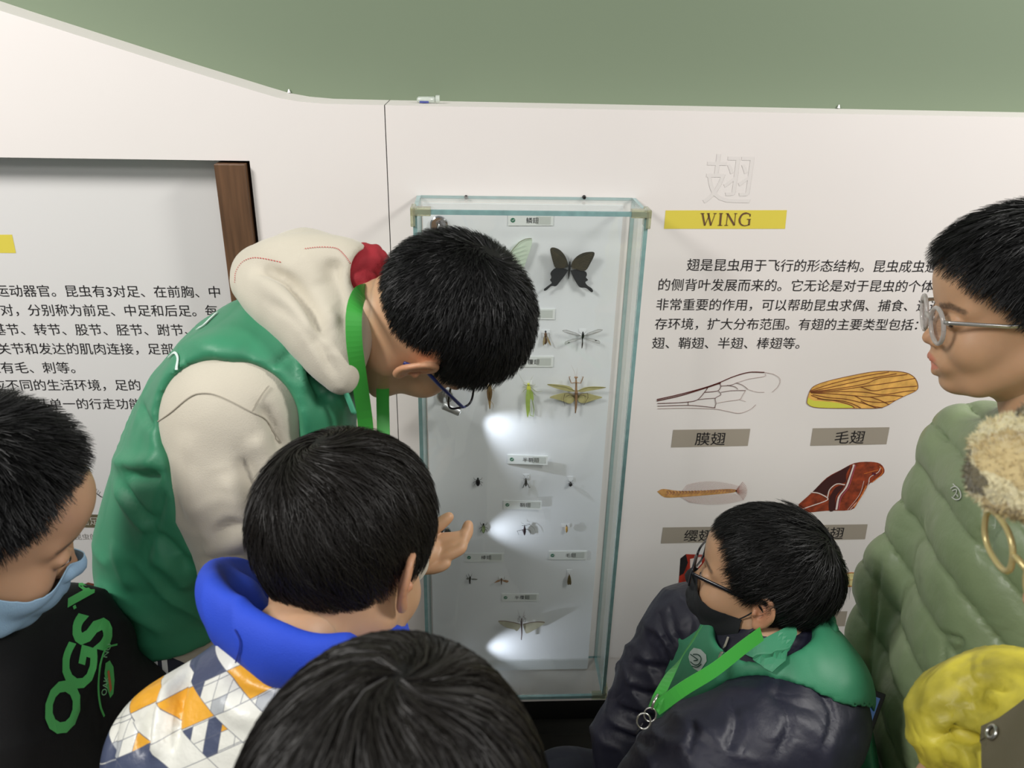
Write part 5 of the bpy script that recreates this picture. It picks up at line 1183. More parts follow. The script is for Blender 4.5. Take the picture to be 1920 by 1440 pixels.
# ================================================================== person: boy with the blue collared patterned jacket, seen from behind
def pattern_mat():
    m = bpy.data.materials.new('geometric_print_cloth'); m.use_nodes = True; nt = m.node_tree; b = bsdf(m); b.inputs['Roughness'].default_value = .38
    N = nt.nodes.new; L = nt.links.new
    at = N('ShaderNodeAttribute'); at.attribute_name = 'cloth'; sp = N('ShaderNodeSeparateXYZ'); L(at.outputs['Vector'], sp.inputs[0])
    def math_(op, a, c=None):
        n = N('ShaderNodeMath'); n.operation = op
        for i, q in enumerate((a, c)):
            if q is None: continue
            if isinstance(q, (int, float)): n.inputs[i].default_value = q
            else: L(q, n.inputs[i])
        return n.outputs[0]
    def layer(scale, rot):
        c, s_ = math.cos(rot), math.sin(rot)
        x = math_('ADD', math_('MULTIPLY', sp.outputs[0], c*scale), math_('MULTIPLY', sp.outputs[1], -s_*scale)); y = math_('ADD', math_('MULTIPLY', sp.outputs[0], s_*scale), math_('MULTIPLY', sp.outputs[1], c*scale))
        # three lattice coordinates of the cube pattern; patches pick two of the three
        a = x; bb = math_('ADD', math_('MULTIPLY', x, -.5), math_('MULTIPLY', y, .8660)); cc = math_('ADD', math_('MULTIPLY', x, -.5), math_('MULTIPLY', y, -.8660))
        fa, fb, fc = [math_('FLOOR', v) for v in (a, bb, cc)]
        lines = [math_('ABSOLUTE', math_('SUBTRACT', math_('FRACT', v), .5)) for v in (a, bb, cc)]
        cv = N('ShaderNodeCombineXYZ'); L(fa, cv.inputs[0]); L(fb, cv.inputs[1]); return cv.outputs[0], lines, (fa, fb, fc)
    def white(vec, seed):
        w = N('ShaderNodeTexWhiteNoise'); w.noise_dimensions = '4D'; L(vec, w.inputs['Vector']); w.inputs['W'].default_value = seed; return w.outputs['Value']
    def mix(f, a, c):
        n = N('ShaderNodeMix'); n.data_type = 'RGBA'
        L(f, n.inputs[0]) if not isinstance(f, float) else None
        for i, q in ((6, a), (7, c)):
            if isinstance(q, tuple): n.inputs[i].default_value = q
            else: L(q, n.inputs[i])
        return n.outputs[2]
    v1a, l1a, g1 = layer(33, .1); v2, l2, _ = layer(72, .1)
    big = layer(9, .1)[0]; pick = math_('GREATER_THAN', white(big, 5.0), .5)
    cv2 = N('ShaderNodeCombineXYZ'); L(g1[1], cv2.inputs[0]); L(g1[2], cv2.inputs[1]); cv2.inputs[2].default_value = 4
    mv_ = N('ShaderNodeMix'); mv_.data_type = 'VECTOR'; L(pick, mv_.inputs[0]); L(v1a, mv_.inputs[4]); L(cv2.outputs[0], mv_.inputs[5]); v1 = mv_.outputs[1]
    mf = N('ShaderNodeMix'); L(pick, mf.inputs[0]); L(l1a[0], mf.inputs[2]); L(l1a[2], mf.inputs[3]); l1 = [mf.outputs[0], l1a[1]]
    r = N('ShaderNodeValToRGB'); r.color_ramp.interpolation = 'CONSTANT'; e = r.color_ramp.elements
    W, NV, Y, G = srgb(224, 224, 214), srgb(72, 80, 104), srgb(228, 166, 48), srgb(176, 180, 182)
    e[0].position = 0; e[0].color = W; e[1].position = .50; e[1].color = NV
    for p, c in ((.74, W), (.76, Y), (.93, G)): q = e.new(p); q.color = c
    L(white(v1, 3.0), r.inputs[0])
    r2 = N('ShaderNodeValToRGB'); r2.color_ramp.interpolation = 'CONSTANT'; e = r2.color_ramp.elements
    e[0].position = 0; e[0].color = W; e[1].position = .55; e[1].color = NV
    for p, c in ((.72, W), (.80, Y), (.88, G), (.94, W)): q = e.new(p); q.color = c
    L(white(v2, 7.0), r2.inputs[0])
    small = math_('GREATER_THAN', white(v1, 11.0), .74)
    col = mix(small, r.outputs[0], r2.outputs[0])
    ln = math_('GREATER_THAN', math_('MAXIMUM', math_('MAXIMUM', l1[0], l1[1]), 0), .488)
    ln2 = math_('MULTIPLY', small, math_('GREATER_THAN', math_('MAXIMUM', l2[0], l2[1]), .475)); lt = math_('MULTIPLY', math_('MAXIMUM', ln, ln2), .8)
    col = mix(lt, col, srgb(92, 96, 112)); L(col, b.inputs['Base Color'])
    tc = N('ShaderNodeTexCoord'); n = N('ShaderNodeTexNoise'); n.inputs['Scale'].default_value = 26; n.inputs['Detail'].default_value = 6; L(tc.outputs['Object'], n.inputs['Vector'])
    bp = N('ShaderNodeBump'); bp.inputs['Strength'].default_value = .5; bp.inputs['Distance'].default_value = .008; L(n.outputs[0], bp.inputs['Height']); L(bp.outputs[0], b.inputs['Normal'])
    return m
M_pat = pattern_mat()
M_blue = mat('royal_blue_cloth', (34, 72, 200), .75, bump=.3, bscale=800, var=.08, vscale=10)
B = person('person', (-.16, -.84, 0), 'boy seen from behind in a patterned white, navy and yellow jacket with blue collar')
MBm = frame(D(650, 1040, .83), (.42, .80, -.52), (.12, .40, .90))
nB = V3(-.165, -.84, 1.155)
shBl, shBr = V3(-.285, -.865, 1.035), V3(-.065, -.83, 1.03)
elBl, elBr = V3(-.325, -.86, .80), V3(-.035, -.80, .78)
wrBl, wrBr = V3(-.27, -.74, .68), V3(-.05, -.70, .66)
bodyB = body_mesh(B, MBm, [simple_hand(wrBl, (.3, .6, -.6), (1, 0, 0), .95, .5, -1), simple_hand(wrBr, (-.3, .6, -.6), (-1, 0, 0), .95, .5, 1)], scale=.99,
                  trunk=[[(to_world([(-.03, 0, -.07)], MBm)[0], .050), (nB, .040), (nB+V3(0, 0, -.12), .05), (V3(-.16, -.84, .75), .09)], [(shBl, .04), (elBl, .03), (wrBl, .022)], [(shBr, .04), (elBr, .03), (wrBr, .022)]], tint=.86)
make_hair(B, MBm, 1.0, {'crown': (-.50, .12, .78), 'len': .060, 'thick': .009, 'lift': .07, 'root': 1.0, 'n': 26000, 'swirl': 1.1, 'mess': .10, 'width': .0010, 'seg': 5, 'edge': (.4, 1), 'clumpamp': .7, 'ext': V3(1, .95, 1.03),
    'line': [(0, 24), (30, 22), (50, 6), (64, -6), (76, -18), (86, -24), (96, -12), (108, -12), (118, -34), (132, -50), (180, -68)]}, M_hair2, seed=8)
def jacket_cloth(v): 
    return np.column_stack([v[:, 0], v[:, 1]*.55+v[:, 2]*.85, v[:, 2]])
F_ = Field((-.50, -1.02, .60), (.18, -.62, 1.22), .006)
F_.chain([V3(-.16, -.85, .62), V3(-.16, -.85, .85), V3(-.16, -.855, 1.0), V3(-.162, -.85, 1.07), nB+V3(0, 0, -.045)], [.115, .115, .11, .086, .046], .04, side=(1, 0, 0), ratio=[1.1, 1.15, 1.25, 1.35, 1.2], sm=2)
for s_, e_, w_ in ((shBl, elBl, wrBl), (shBr, elBr, wrBr)): F_.chain([V3(-.16, -.855, 1.07)*.4+s_*.6, s_, e_, w_], [.062, .058, .052, .040], .05)
v, f = F_.mesh(); v = relax(v, f, 2); n = normals(v, f); v = wrinkle(v, n, .010, (.8, .1, .5), 34, 5); v = wrinkle(v, n, .004, (.3, .5, -.6), 80, 6)
n = normals(v, f); it = [([D(x, y, .78) for x, y in a], w, am) for a, w, am in [([(300, 1205), (285, 1290), (270, 1400)], .010, -.010), ([(330, 1160), (300, 1190), (275, 1250)], .008, -.006), ([(250, 1240), (240, 1320), (215, 1400)], .010, -.008), ([(360, 1200), (420, 1260), (520, 1290)], .010, -.006)]]
v = foldpx(v, f, [([(395, 1190), (360, 1240), (330, 1320), (318, 1420)], .006, -.012), ([(372, 1190), (335, 1250), (305, 1340), (298, 1430)], .009, .009), ([(350, 1170), (310, 1240), (280, 1330), (272, 1420)], .006, -.011), ([(320, 1200), (280, 1270), (255, 1350)], .007, -.007), ([(420, 1245), (470, 1280), (530, 1295)], .007, -.007), ([(240, 1300), (215, 1360), (205, 1430)], .006, -.006), ([(400, 1300), (450, 1340), (500, 1350)], .010, .006)])
jk = mesh_obj('jacket', v, f, M_pat, B, uv=jacket_cloth(v)); BV[jk.name] = (v, f)
# blue stand up collar, open towards the left
F_ = Field((-.36, -.98, 1.02), (.06, -.62, 1.30), .0035)
path = [D(660, 1232, .735), D(600, 1245, .722), D(520, 1225, .72), D(455, 1185, .735), D(410, 1140, .76), D(395, 1105, .80), D(410, 1085, .86), D(450, 1085, .92), D(490, 1110, .95), D(520, 1150, .97)]
q = curve(path, 4); rr = np.interp(np.linspace(0, 1, len(q)), np.linspace(0, 1, 10), [.012, .015, .017, .016, .015, .013, .013, .014, .014, .012])
up = nrm((0, .10, 1))
for i in range(len(q)-1): F_.cap(q[i], q[i+1], rr[i], rr[i+1], .006, side=up, ratio=1.75)
for a, b_ in ((D(455, 1175, .80), D(500, 1200, .82)), (D(440, 1130, .85), D(470, 1180, .86))): F_.cap(a, b_, .030, .030, .02)
F_.chain([D(500, 1150, .80), D(520, 1185, .79)], [.045, .045], .006, 'cut')
F_.chain([D(700, 1240, .75), D(740, 1220, .80), D(745, 1190, .88)], [.014, .014, .014], .01, side=up, ratio=1.8)
col = solid('hood', B, F_, M_blue, lambda v, n: wrinkle(v, n, .003, (1, 0, .3), 50, 2), label='royal blue fleece hood collar')
bv = tree(col); band('seam', bv, [(442, 1180), (452, 1200), (450, 1222), (444, 1240)], .0012, mat('blue_seam', (20, 44, 140), .9), col, off=.0003)
legs(B, [V3(-.22, -.85, .60), V3(-.10, -.85, .60)], [V3(-.24, -.86, 0), V3(-.08, -.86, 0)], [V3(-.23, -.84, .34), V3(-.09, -.84, .34)], mat('dark_trousers', (34, 36, 42), .85), r=(.085, .062, .05))
# yellow cord end near the collar
# ================================================================== person: dark haired child nearest the camera
C_ = person('person', (-.05, -1.13, 0), 'child with dark brown hair in a black jacket, nearest the camera at the bottom')
MC = frame(D(742, 1590, .49), (.06, .93, -.25), (0, .22, .97))
nC = V3(-.048, -1.16, 1.12)
def arms(F_, cen, sl, el, wl, sr, er, wr_, r=(.06, .055, .045, .035)):
    for s_, e_, w_ in ((sl, el, wl), (sr, er, wr_)): F_.chain([np.asarray(cen)*.4+s_*.6, s_, e_, w_], r, .04)
sl, sr = V3(-.19, -1.17, 1.04), V3(.09, -1.17, 1.04); el, er = V3(-.22, -1.19, .82), V3(.12, -1.19, .82); wl, wr2 = V3(-.19, -1.10, .66), V3(.09, -1.10, .66)
bodyC = body_mesh(C_, MC, [simple_hand(wl, (.1, .3, -.9), (1, 0, 0), .9, .5, -1), simple_hand(wr2, (-.1, .3, -.9), (-1, 0, 0), .9, .5, 1)], scale=1.0, h=.003,
                  trunk=[[(to_world([(-.03, 0, -.08)], MC)[0], .046), (nC, .05), (V3(-.05, -1.17, .75), .08)], [(sl, .035), (el, .028), (wl, .02)], [(sr, .035), (er, .028), (wr2, .02)]])
make_hair(C_, MC, 1.0, {'crown': (-.15, -.10, .98), 'len': .15, 'thick': .013, 'lift': .03, 'root': 1.05, 'n': 34000, 'swirl': .5, 'mess': .08, 'width': .0010, 'seg': 9, 'clump': 6, 'clumpamp': .5, 'edge': (.7, 1), 'drop': .5,
    'line': [(0, 20), (40, 18), (55, 0), (66, -20), (100, -48), (130, -52), (180, -56)]}, M_hair2, seed=12)
F_ = Field((-.36, -1.34, .58), (.26, -1.0, 1.18), .009)
F_.chain([V3(-.05, -1.17, .60), V3(-.05, -1.17, .85), V3(-.05, -1.17, 1.02), nC+V3(0, 0, .01)], [.105, .105, .10, .058], .04, side=(1, 0, 0), ratio=[1.2, 1.25, 1.35, 1.05], sm=2)
arms(F_, (-.05, -1.17, 1.04), sl, el, wl, sr, er, wr2)
solid('jacket', C_, F_, mat('black_jacket', (24, 24, 26), .7, bump=.2, bscale=500), lambda v, n: wrinkle(v, n, .006, (0, 0, 1), 40, 2))
legs(C_, [V3(-.10, -1.17, .58), V3(0, -1.17, .58)], [V3(-.11, -1.18, 0), V3(.01, -1.18, 0)], [V3(-.10, -1.16, .32), V3(0, -1.16, .32)], mat('charcoal_trousers', (44, 44, 48), .85), r=(.08, .058, .048))
# ================================================================== person: boy at the left with a pale blue mask and black sweatshirt
M_blk = mat('black_sweatshirt', (10, 10, 11), .85, bump=.25, bscale=700, crump=(4, .008, .6)); M_grn = mat('bright_green_print', (92, 196, 104), .55)
Dp = person('person', (-.52, -.84, 0), 'boy at the far left in a black sweatshirt with green lettering and pale blue mask')
MD = frame(D(-40, 975, .82), (.78, .36, -.50), (.44, .14, .88))
nD = V3(-.592, -.785, 1.085)
slD, srD = V3(-.505, -.655, .99), V3(-.545, -.955, .99); elD, erD = V3(-.46, -.62, .84), V3(-.53, -1.0, .82); wlD, wrD = V3(-.38, -.66, .74), V3(-.45, -.96, .68)
bodyD = body_mesh(Dp, MD, [simple_hand(wlD, (.5, 0, -.8), (0, -1, 0), .95, .5, 1), simple_hand(wrD, (.5, 0, -.8), (0, 1, 0), .95, .5, -1)], scale=1.0, tint=.84,
                  trunk=[[(to_world([(-.03, 0, -.07)], MD)[0], .048), (nD, .045), (V3(-.58, -.81, .78), .05)], [(slD, .04), (elD, .03), (wlD, .022)], [(srD, .04), (erD, .03), (wrD, .022)]])
make_hair(Dp, MD, 1.0, {'crown': (-.50, -.1, .82), 'len': .034, 'thick': .009, 'lift': .85, 'n': 22000, 'swirl': .4, 'mess': .2, 'width': .0011, 'edge': (.35, 1),
    'line': [(0, 38), (30, 36), (46, 30), (56, 14), (64, 2), (74, -8), (82, -26), (92, -14), (104, -8), (114, -30), (128, -42), (180, -47)]}, M_hair, seed=15)
eyes(Dp, MD, 1.0, bodyD)
face_mask(Dp, MD, 1.0, mat('pale_blue_mask', (160, 196, 222), .75, bump=.3, bscale=900), top=-.018, lab='pale blue surgical mask', strap=mat('white_elastic', (228, 230, 232), .7), off=.005)
F_ = Field((-.82, -1.14, .58), (-.26, -.52, 1.22), .0065)
F_.chain([V3(-.57, -.81, .60), V3(-.58, -.81, .85), V3(-.585, -.80, .95), nD+V3(.005, -.0, -.01)], [.125, .13, .115, .062], .05, side=(.15, 1, 0), ratio=[1.15, 1.2, 1.3, 1.15], sm=3)
arms(F_, (-.56, -.80, 1.0), slD, elD, wlD, srD, erD, wrD, (.068, .064, .052, .040))
swD = solid('sweatshirt', Dp, F_, M_blk, lambda v, n: wrinkle(v, n, .006, (.3, .2, 1), 34, 4))
legs(Dp, [V3(-.52, -.92, .58), V3(-.52, -.78, .58)], [V3(-.54, -.94, 0), V3(-.52, -.78, 0)], [V3(-.50, -.92, .32), V3(-.50, -.78, .32)], mat('dark_trousers', (34, 36, 42), .85), r=(.085, .06, .05), feetdir=(1, .2, 0))

def text_decal(name, body, bv, p0, du, dw, m, parent, bold=.0, off=.0015, shear=0, label=None):
    """lettering laid on cloth: text plane given by a start pixel and two pixel vectors for 1 em"""
    c = bpy.data.curves.new('t', 'FONT'); c.body = body; c.resolution_u = 3; c.shear = shear; c.offset = bold; o = bpy.data.objects.new('t', c); COL.objects.link(o); bpy.context.view_layer.update()
    me = bpy.data.meshes.new_from_object(o.evaluated_get(bpy.context.evaluated_depsgraph_get())); bpy.data.objects.remove(o); bpy.data.curves.remove(c)
    import bmesh
    bm = bmesh.new(); bm.from_mesh(me); bmesh.ops.triangulate(bm, faces=bm.faces)
    bmesh.ops.subdivide_edges(bm, edges=[e for e in bm.edges if e.calc_length() > .12], cuts=2, use_grid_fill=True); bmesh.ops.triangulate(bm, faces=bm.faces)
    dead = []
    for v in bm.verts:
        q, nn = land(bv, p0[0]+v.co.x*du[0]+v.co.y*dw[0], p0[1]+v.co.x*du[1]+v.co.y*dw[1], off)
        if q is None: dead.append(v)
        else: v.co = q
    bmesh.ops.delete(bm, geom=dead, context='VERTS'); bm.to_mesh(me); bm.free(); me.materials.clear(); me.materials.append(m); me.name = name
    o = bpy.data.objects.new(name, me); COL.objects.link(o); o.parent = parent; o.matrix_parent_inverse = parent.matrix_world.inverted()
    if label: o['label'] = label
    return o
bv = tree(swD)
text_decal('lettering', 'O', bv, (134, 1384), (24, -126), (-88, 8), M_grn, swD, bold=.035, shear=.2, label='bright green lettering')
text_decal('lettering', 'G', bv, (166, 1302), (24, -120), (-88, 0), M_grn, swD, bold=.03, shear=.2)
text_decal('lettering', 'S', bv, (198, 1222), (24, -124), (-98, 0), M_grn, swD, bold=.04, shear=.2)
decal('lettering', bv, [[(136, 1138), (141, 1135), (143, 1141), (138, 1144)]], M_grn, swD, step=3)
text_decal('lettering', 'V', bv, (172, 1140), (6, -100), (-64, 4), M_grn, swD, bold=.035, shear=.1)
band('logo_ring', bv, [(216, 1208), (196, 1215), (186, 1240), (181, 1280), (184, 1320), (192, 1342)], .0022, M_grn, swD, off=.0014)
decal('logo_patch', bv, [[(196, 1243), (204, 1238), (211, 1250), (213, 1275), (211, 1300), (205, 1308), (199, 1290), (194, 1262)]], M_grn, swD, off=.0014, step=5)
decal('logo_mark', bv, [[(198, 1258), (202, 1255), (205, 1275), (207, 1290), (203, 1298), (201, 1280)]], mat('orange_mark', (206, 120, 70), .6), swD, off=.0024, step=5)
text_decal('lettering', 'OAK', bv, (197, 1304), (3, -17), (-14, 0), mat('pale_green_print', (150, 214, 160), .6), swD, bold=.01)
text_decal('lettering', 'NO', bv, (198, 1234), (6, -17), (-12, -2), _mats['pale_green_print'], swD, bold=.01)
# ================================================================== person: seated boy with the black mask beside the case
M_puff = mat('navy_nylon', (28, 29, 46), .5, bump=.2, bscale=120, var=.08, vscale=14, crump=(9, .007, .8))
E_ = person('person', (.47, -.60, 0), 'boy crouching by the case in green vest, navy jacket, glasses and black mask')
ME = frame(D(1424, 1088, 1.22), (-.87, .47, .06), (.12, .12, 1))
nE = V3(.452, -.540, .862)
pelE = V3(.505, -.52, .42); chE = V3(.450, -.535, .715)
srE, slE = V3(.365, -.42, .785), V3(.482, -.615, .815)
erE, elE = V3(.265, -.465, .60), V3(.335, -.70, .70)
wrE, wlE = V3(.235, -.60, .40), D(1205, 1520, 1.10)
ARM_E = D(1320, 1400, 1.08)
bodyE = body_mesh(E_, ME, [simple_hand(wrE, (.1, -.6, -.6), (1, 0, 0), .9, .8, 1), simple_hand(wlE, (-.6, .5, -.2), (0, 0, -1), .9, .9, 1)], scale=.94,
                  trunk=[[(to_world([(-.03, 0, -.07)], ME)[0], .048), (nE, .052), (chE, .09), (pelE, .10)], [(srE, .04), (erE, .03), (wrE, .022)], [(slE, .04), (ARM_E, .03), (wlE, .022)]], tint=.88)
make_hair(E_, ME, .94, {'crown': (-.72, .0, .60), 'len': .055, 'thick': .009, 'lift': .13, 'root': .9, 'n': 24000, 'swirl': .7, 'mess': .16, 'width': .0012, 'seg': 5, 'edge': (.5, 1), 'clumpamp': .6, 'lenf': lambda q: 1+.5*(q[:, 0] < -.55),
    'line': [(0, 32), (25, 30), (40, 30), (54, 24), (64, 12), (74, -6), (84, -22), (94, -12), (108, -10), (120, -34), (180, -52)]}, M_hair, seed=21)
eyes(E_, ME, .94, bodyE)
face_mask(E_, ME, .94, mat('black_mask', (24, 27, 30), .8, bump=.15, bscale=600), top=-.018, lab='black cloth mask', off=.005)
glasses(E_, ME, .94, 'rect', mat('black_frame', (18, 20, 30)), M_lens, rim=.0019, lens=(.0265, .0195), x0=.106, zc=-.004, temple=.0022, lab='black rectangular glasses')
ARM = [D(1525, 1350, 1.14), D(1450, 1388, 1.11), D(1325, 1425, 1.08), D(1215, 1478, 1.11)]
def armsE(F_, add=0):
    F_.chain([chE*.5+srE*.5+V3(0, 0, .05), srE, erE], [.07+add, .066+add, .054+add], .04, sm=2); F_.chain([erE, wrE], [.054+add, .040+add], .02)
    F_.chain([chE*.5+slE*.5+V3(0, 0, .04), slE], [.07+add, .072+add], .04); F_.chain(ARM, [.074+add, .078+add, .070+add, .048+add], .03, sm=2)
F_ = Field((.06, -.92, .26), (.80, -.26, .98), .006)
F_.chain([pelE, (pelE+chE)/2, chE, nE+V3(0, 0, -.015)], [.125, .13, .115, .062], .05, side=(-.25, 1, 0), ratio=[1.15, 1.15, 1.25, 1.1], sm=3)
armsE(F_)
def foldE(v, n):
    v = wrinkle(v, n, .006, (.5, .3, .8), 52, 6)
    return v
def rows(lst, w=.006, a=-.006):
    o = []
    for p in lst: o.append((p, w, a)); o.append(([(x-2, y-10) for x, y in p], w*1.4, -a*.6))
    return o
q = curve([nE+V3(*a) for a in [(-.06, 0, -.03), (-.035, -.058, -.01), (.03, -.055, .015), (.055, 0, .02), (.03, .055, .015), (-.035, .055, -.01), (-.06, 0, -.03)]], 4)
for i in range(len(q)-1): F_.cap(q[i], q[i+1], .012, .012, .012, side=(0, 0, 1), ratio=1.8)
jE = solid('jacket', E_, F_, M_puff, foldE, px=rows([[(1360, 1300), (1380, 1350), (1360, 1420)], [(1440, 1280), (1480, 1350), (1450, 1430)], [(1530, 1280), (1560, 1340), (1540, 1420)], [(1290, 1330), (1300, 1370), (1285, 1420)],
    [(1210, 1180), (1238, 1205), (1265, 1260)], [(1185, 1240), (1220, 1250), (1262, 1250)], [(1170, 1285), (1210, 1300), (1255, 1300)], [(1155, 1325), (1200, 1340), (1245, 1345)], [(1145, 1365), (1190, 1385), (1230, 1400)], [(1255, 1130), (1262, 1170), (1275, 1210)], [(1235, 1140), (1242, 1180), (1262, 1220)]]))
# vest
F_ = Field((.20, -.88, .30), (.80, -.30, .98), .0055)
F_.chain([pelE, (pelE+chE)/2, chE, nE+V3(0, 0, -.02)], [.145, .150, .137, .080], .05, side=(-.25, 1, 0), ratio=[1.15, 1.15, 1.25, 1.1], sm=3)
F_.chain([V3(.46, -.56, .805), slE+V3(.01, .01, .02)], [.085, .080], .05); F_.chain([V3(.45, -.52, .80), srE+V3(.04, -.03, .01)], [.08, .060], .05)
F_.chain(ARM, [.081, .086, .082, .07], .008, 'cut', sm=2); F_.chain([D(1530, 1460, 1.12), D(1320, 1500, 1.06)], [.11, .11], .01, 'cut'); F_.chain([srE+V3(-.03, .01, -.035), erE], [.080, .08], .01, 'cut')
F_.chain([nE+V3(-.025, .0, .06), nE+V3(-.02, 0, -.01)], [.075, .060], .006, 'cut'); F_.chain([nE+V3(-.03, 0, 0), nE+V3(-.14, .01, -.14)], [.045, .008], .006, 'cut')
vE = solid('vest', E_, F_, M_vest, it=4, fn= lambda v, n: folds(wrinkle(v, n, .006, (.6, .2, .6), 36, 3), n, [([D(x, y, 1.13) for x, y in a], w, am) for a, w, am in [([(1478, 1180), (1470, 1210), (1455, 1250)], .008, -.006), ([(1450, 1250), (1500, 1258), (1560, 1240)], .008, .006)]]))
# collar of the vest
F_ = Field((.25, -.75, .70), (.65, -.35, .99), .004)
q = curve([nE+V3(*a) for a in [(.0, -.072, .0), (.03, -.060, .025), (.058, 0, .035), (.035, .06, .025), (0, .07, .0)]], 4); q = nE+(q-nE)*V3(1.35, 1.35, 1)+V3(0, 0, .0)
for i in range(len(q)-1): F_.cap(q[i], q[i+1], .009, .009, .006, side=(0, 0, 1), ratio=2.4)
cE = solid('vest_collar', E_, F_, M_vest)
bv = tree(vE, jE)
M_logoW = mat('grey_white_print', (176, 190, 184), .6)
fl_ = decal('collar_flap', bv, [[(1392, 1224), (1440, 1200), (1486, 1176), (1490, 1196), (1474, 1244), (1450, 1262)]], M_vest, vE, off=.007, step=7)
if fl_: sm = fl_.modifiers.new('t', 'SOLIDIFY'); sm.thickness = .004
bl = [(1295, 1222), (1302, 1215), (1315, 1218), (1325, 1228), (1326, 1240), (1318, 1252), (1312, 1260), (1302, 1254), (1295, 1244), (1292, 1232)]
decal('vest_badge', bv, [bl], M_logoW, vE, off=.0012, label='round grey and white emblem', step=5)
M_vd = mat('emblem_green', (22, 64, 52), .6)
for pts in [[(1298, 1228), (1305, 1233), (1312, 1238), (1304, 1240)], [(1303, 1228), (1312, 1228), (1318, 1236), (1314, 1246), (1306, 1248), (1298, 1242)], [(1301, 1250), (1310, 1252), (1318, 1246)]]:
    band('emblem_line', bv, pts, .0013, M_vd, vE, off=.0022, k=4)
# lanyard with its clip
def free_ribbon(name, pts, w, m, root, nr, label=None):
    mb = MB(); mb.ribbon(curve(pts, 6), w, nr, th=.0008); o = put(mb.build(name, m), root)
    if label: o['label'] = label
    return o
clip = D(1222, 1330, .985)
ln = free_ribbon('lanyard', [D(1428, 1188, 1.05), D(1395, 1212, 1.03), D(1340, 1255, 1.0), D(1280, 1292, .985), D(1228, 1330, .985)], .0185, M_lany, E_, nrm(-CF+.2*CR), 'bright green lanyard strap')
free_ribbon('lanyard', [D(1312, 1178, 1.12), D(1290, 1215, 1.07), D(1262, 1255, 1.02), D(1238, 1300, .99), D(1226, 1330, .985)], .0150, M_lany, E_, nrm(-CF-.9*CR), 'bright green lanyard strap')
M_steel = mat('steel', (196, 196, 190), .25, metal=1)
def ring(c, r, w, parent, nn=18):
    pts = [c+CR*r*math.cos(t)+CU*r*1.15*math.sin(t) for t in np.linspace(0, 2*math.pi, nn)]; mb = MB(); mb.tube(pts, w, 6, cap=False); o = put(mb.build('clip_ring', M_steel, smooth=True), parent); return o
ring(D(1219, 1340, .98), .0075, .0010, E_); ring(D(1207, 1352, .98), .0085, .0012, E_)
mb = MB(); mb.tube([D(1234, 1302, .985), D(1226, 1316, .98), D(1222, 1330, .98)], .0018, 8); put(mb.build('clip', M_steel, smooth=True), E_)
mb = MB(); mb.tube([D(1205, 1356, .98), D(1198, 1368, .98), D(1192, 1376, .98)], .0009, 6); put(mb.build('cord', mat('black_cord', (30, 30, 32), .6), smooth=True), E_)
band('zip', bv, [(1368, 1196), (1362, 1212), (1354, 1226), (1350, 1240)], .004, M_steel, jE, off=.002)
M_jean = mat('navy_trousers', (28, 32, 46))
lgE = legs(E_, [V3(.505, -.60, .38), V3(.505, -.45, .38)], [V3(.36, -.72, 0), V3(.30, -.44, 0)], [V3(.275, -.70, .50), V3(.17, -.47, .46)], M_jean, r=(.09, .078, .055), feetdir=(-1, .1, 0))
# ================================================================== person: boy in the pale green padded coat
M_coat = mat('sage_nylon', (132, 149, 112), .42, bump=.2, bscale=160, var=.04, vscale=16, crump=(10, .004, .6))
Fp = person('person', (.74, -.62, 0), 'boy in profile at the right with clear round glasses and sage green padded coat')
MF = frame(D(1900, 577, 1.03), (-.955, .26, -.17), (-.14, .10, 1))
nF = V3(.765, -.56, 1.205)
shFl, shFr = V3(.785, -.74, 1.115), V3(.77, -.42, 1.12); elFl, elFr = V3(.80, -.80, .88), V3(.72, -.40, .86); wlF, wrF = V3(.72, -.80, .70), V3(.67, -.44, .70)
bodyF = body_mesh(Fp, MF, [simple_hand(wlF, (-.5, 0, -.7), (0, 1, 0), .95, .5, -1), simple_hand(wrF, (-.5, 0, -.7), (0, -1, 0), .95, .5, 1)], mo=.009, scale=.99,
                  trunk=[[(to_world([(-.03, 0, -.07)], MF)[0], .05), (nF, .054), (V3(.77, -.58, .85), .085)], [(shFl, .04), (elFl, .03), (wlF, .022)], [(shFr, .04), (elFr, .03), (wrF, .022)]], tint=1.0)
eyes(Fp, MF, .99, bodyF)
make_hair(Fp, MF, .99, {'crown': (-.6, 0, .75), 'len': .042, 'thick': .013, 'lift': .50, 'n': 22000, 'swirl': .3, 'mess': .16, 'width': .0011, 'seg': 5, 'edge': (.5, 1), 'bias': (.6, 0, 0), 'biasw': .35,
    'line': [(0, 30), (20, 27), (40, 20), (52, 12), (62, 6), (72, -4), (80, -16), (88, -24), (96, -10), (106, -6), (116, -28), (130, -42), (180, -46)], 'lenf': lambda q: 1+.5*np.clip(q[:, 0], 0, 1)}, M_hair, seed=31)
M_acr = mat('clear_frame', (222, 218, 214), .12, trans=.55, spec=.6)
glasses(Fp, MF, .99, 'round', M_acr, M_lens, rim=.0030, lens=(.0225, .0235), x0=.101, zc=-.008, temple=.0018, mt=mat('silver_temple', (200, 198, 194), .25, metal=.8), lab='clear round plastic glasses')
def coatF(F_, add=0):
    F_.chain([V3(.83, -.62, .55), V3(.812, -.62, .76), V3(.80, -.60, .93), V3(.78, -.58, 1.06), V3(.770, -.57, 1.14), nF+V3(0, 0, -.015)], [.165+add, .178+add, .148+add, .118+add, .092+add, .066+add], .04, side=(.2, 1, 0), ratio=[1.1, 1.1, 1.2, 1.35, 1.35, 1.1], sm=3)
F_ = Field((.50, -.96, .54), (1.08, -.28, 1.30), .0045)
coatF(F_)
F_.chain([V3(.775, -.65, 1.11), shFl, elFl, wlF], [.078, .076, .068, .046], .04, sm=2); F_.chain([V3(.765, -.50, 1.11), shFr, elFr, wrF], [.078, .070, .062, .046], .04)
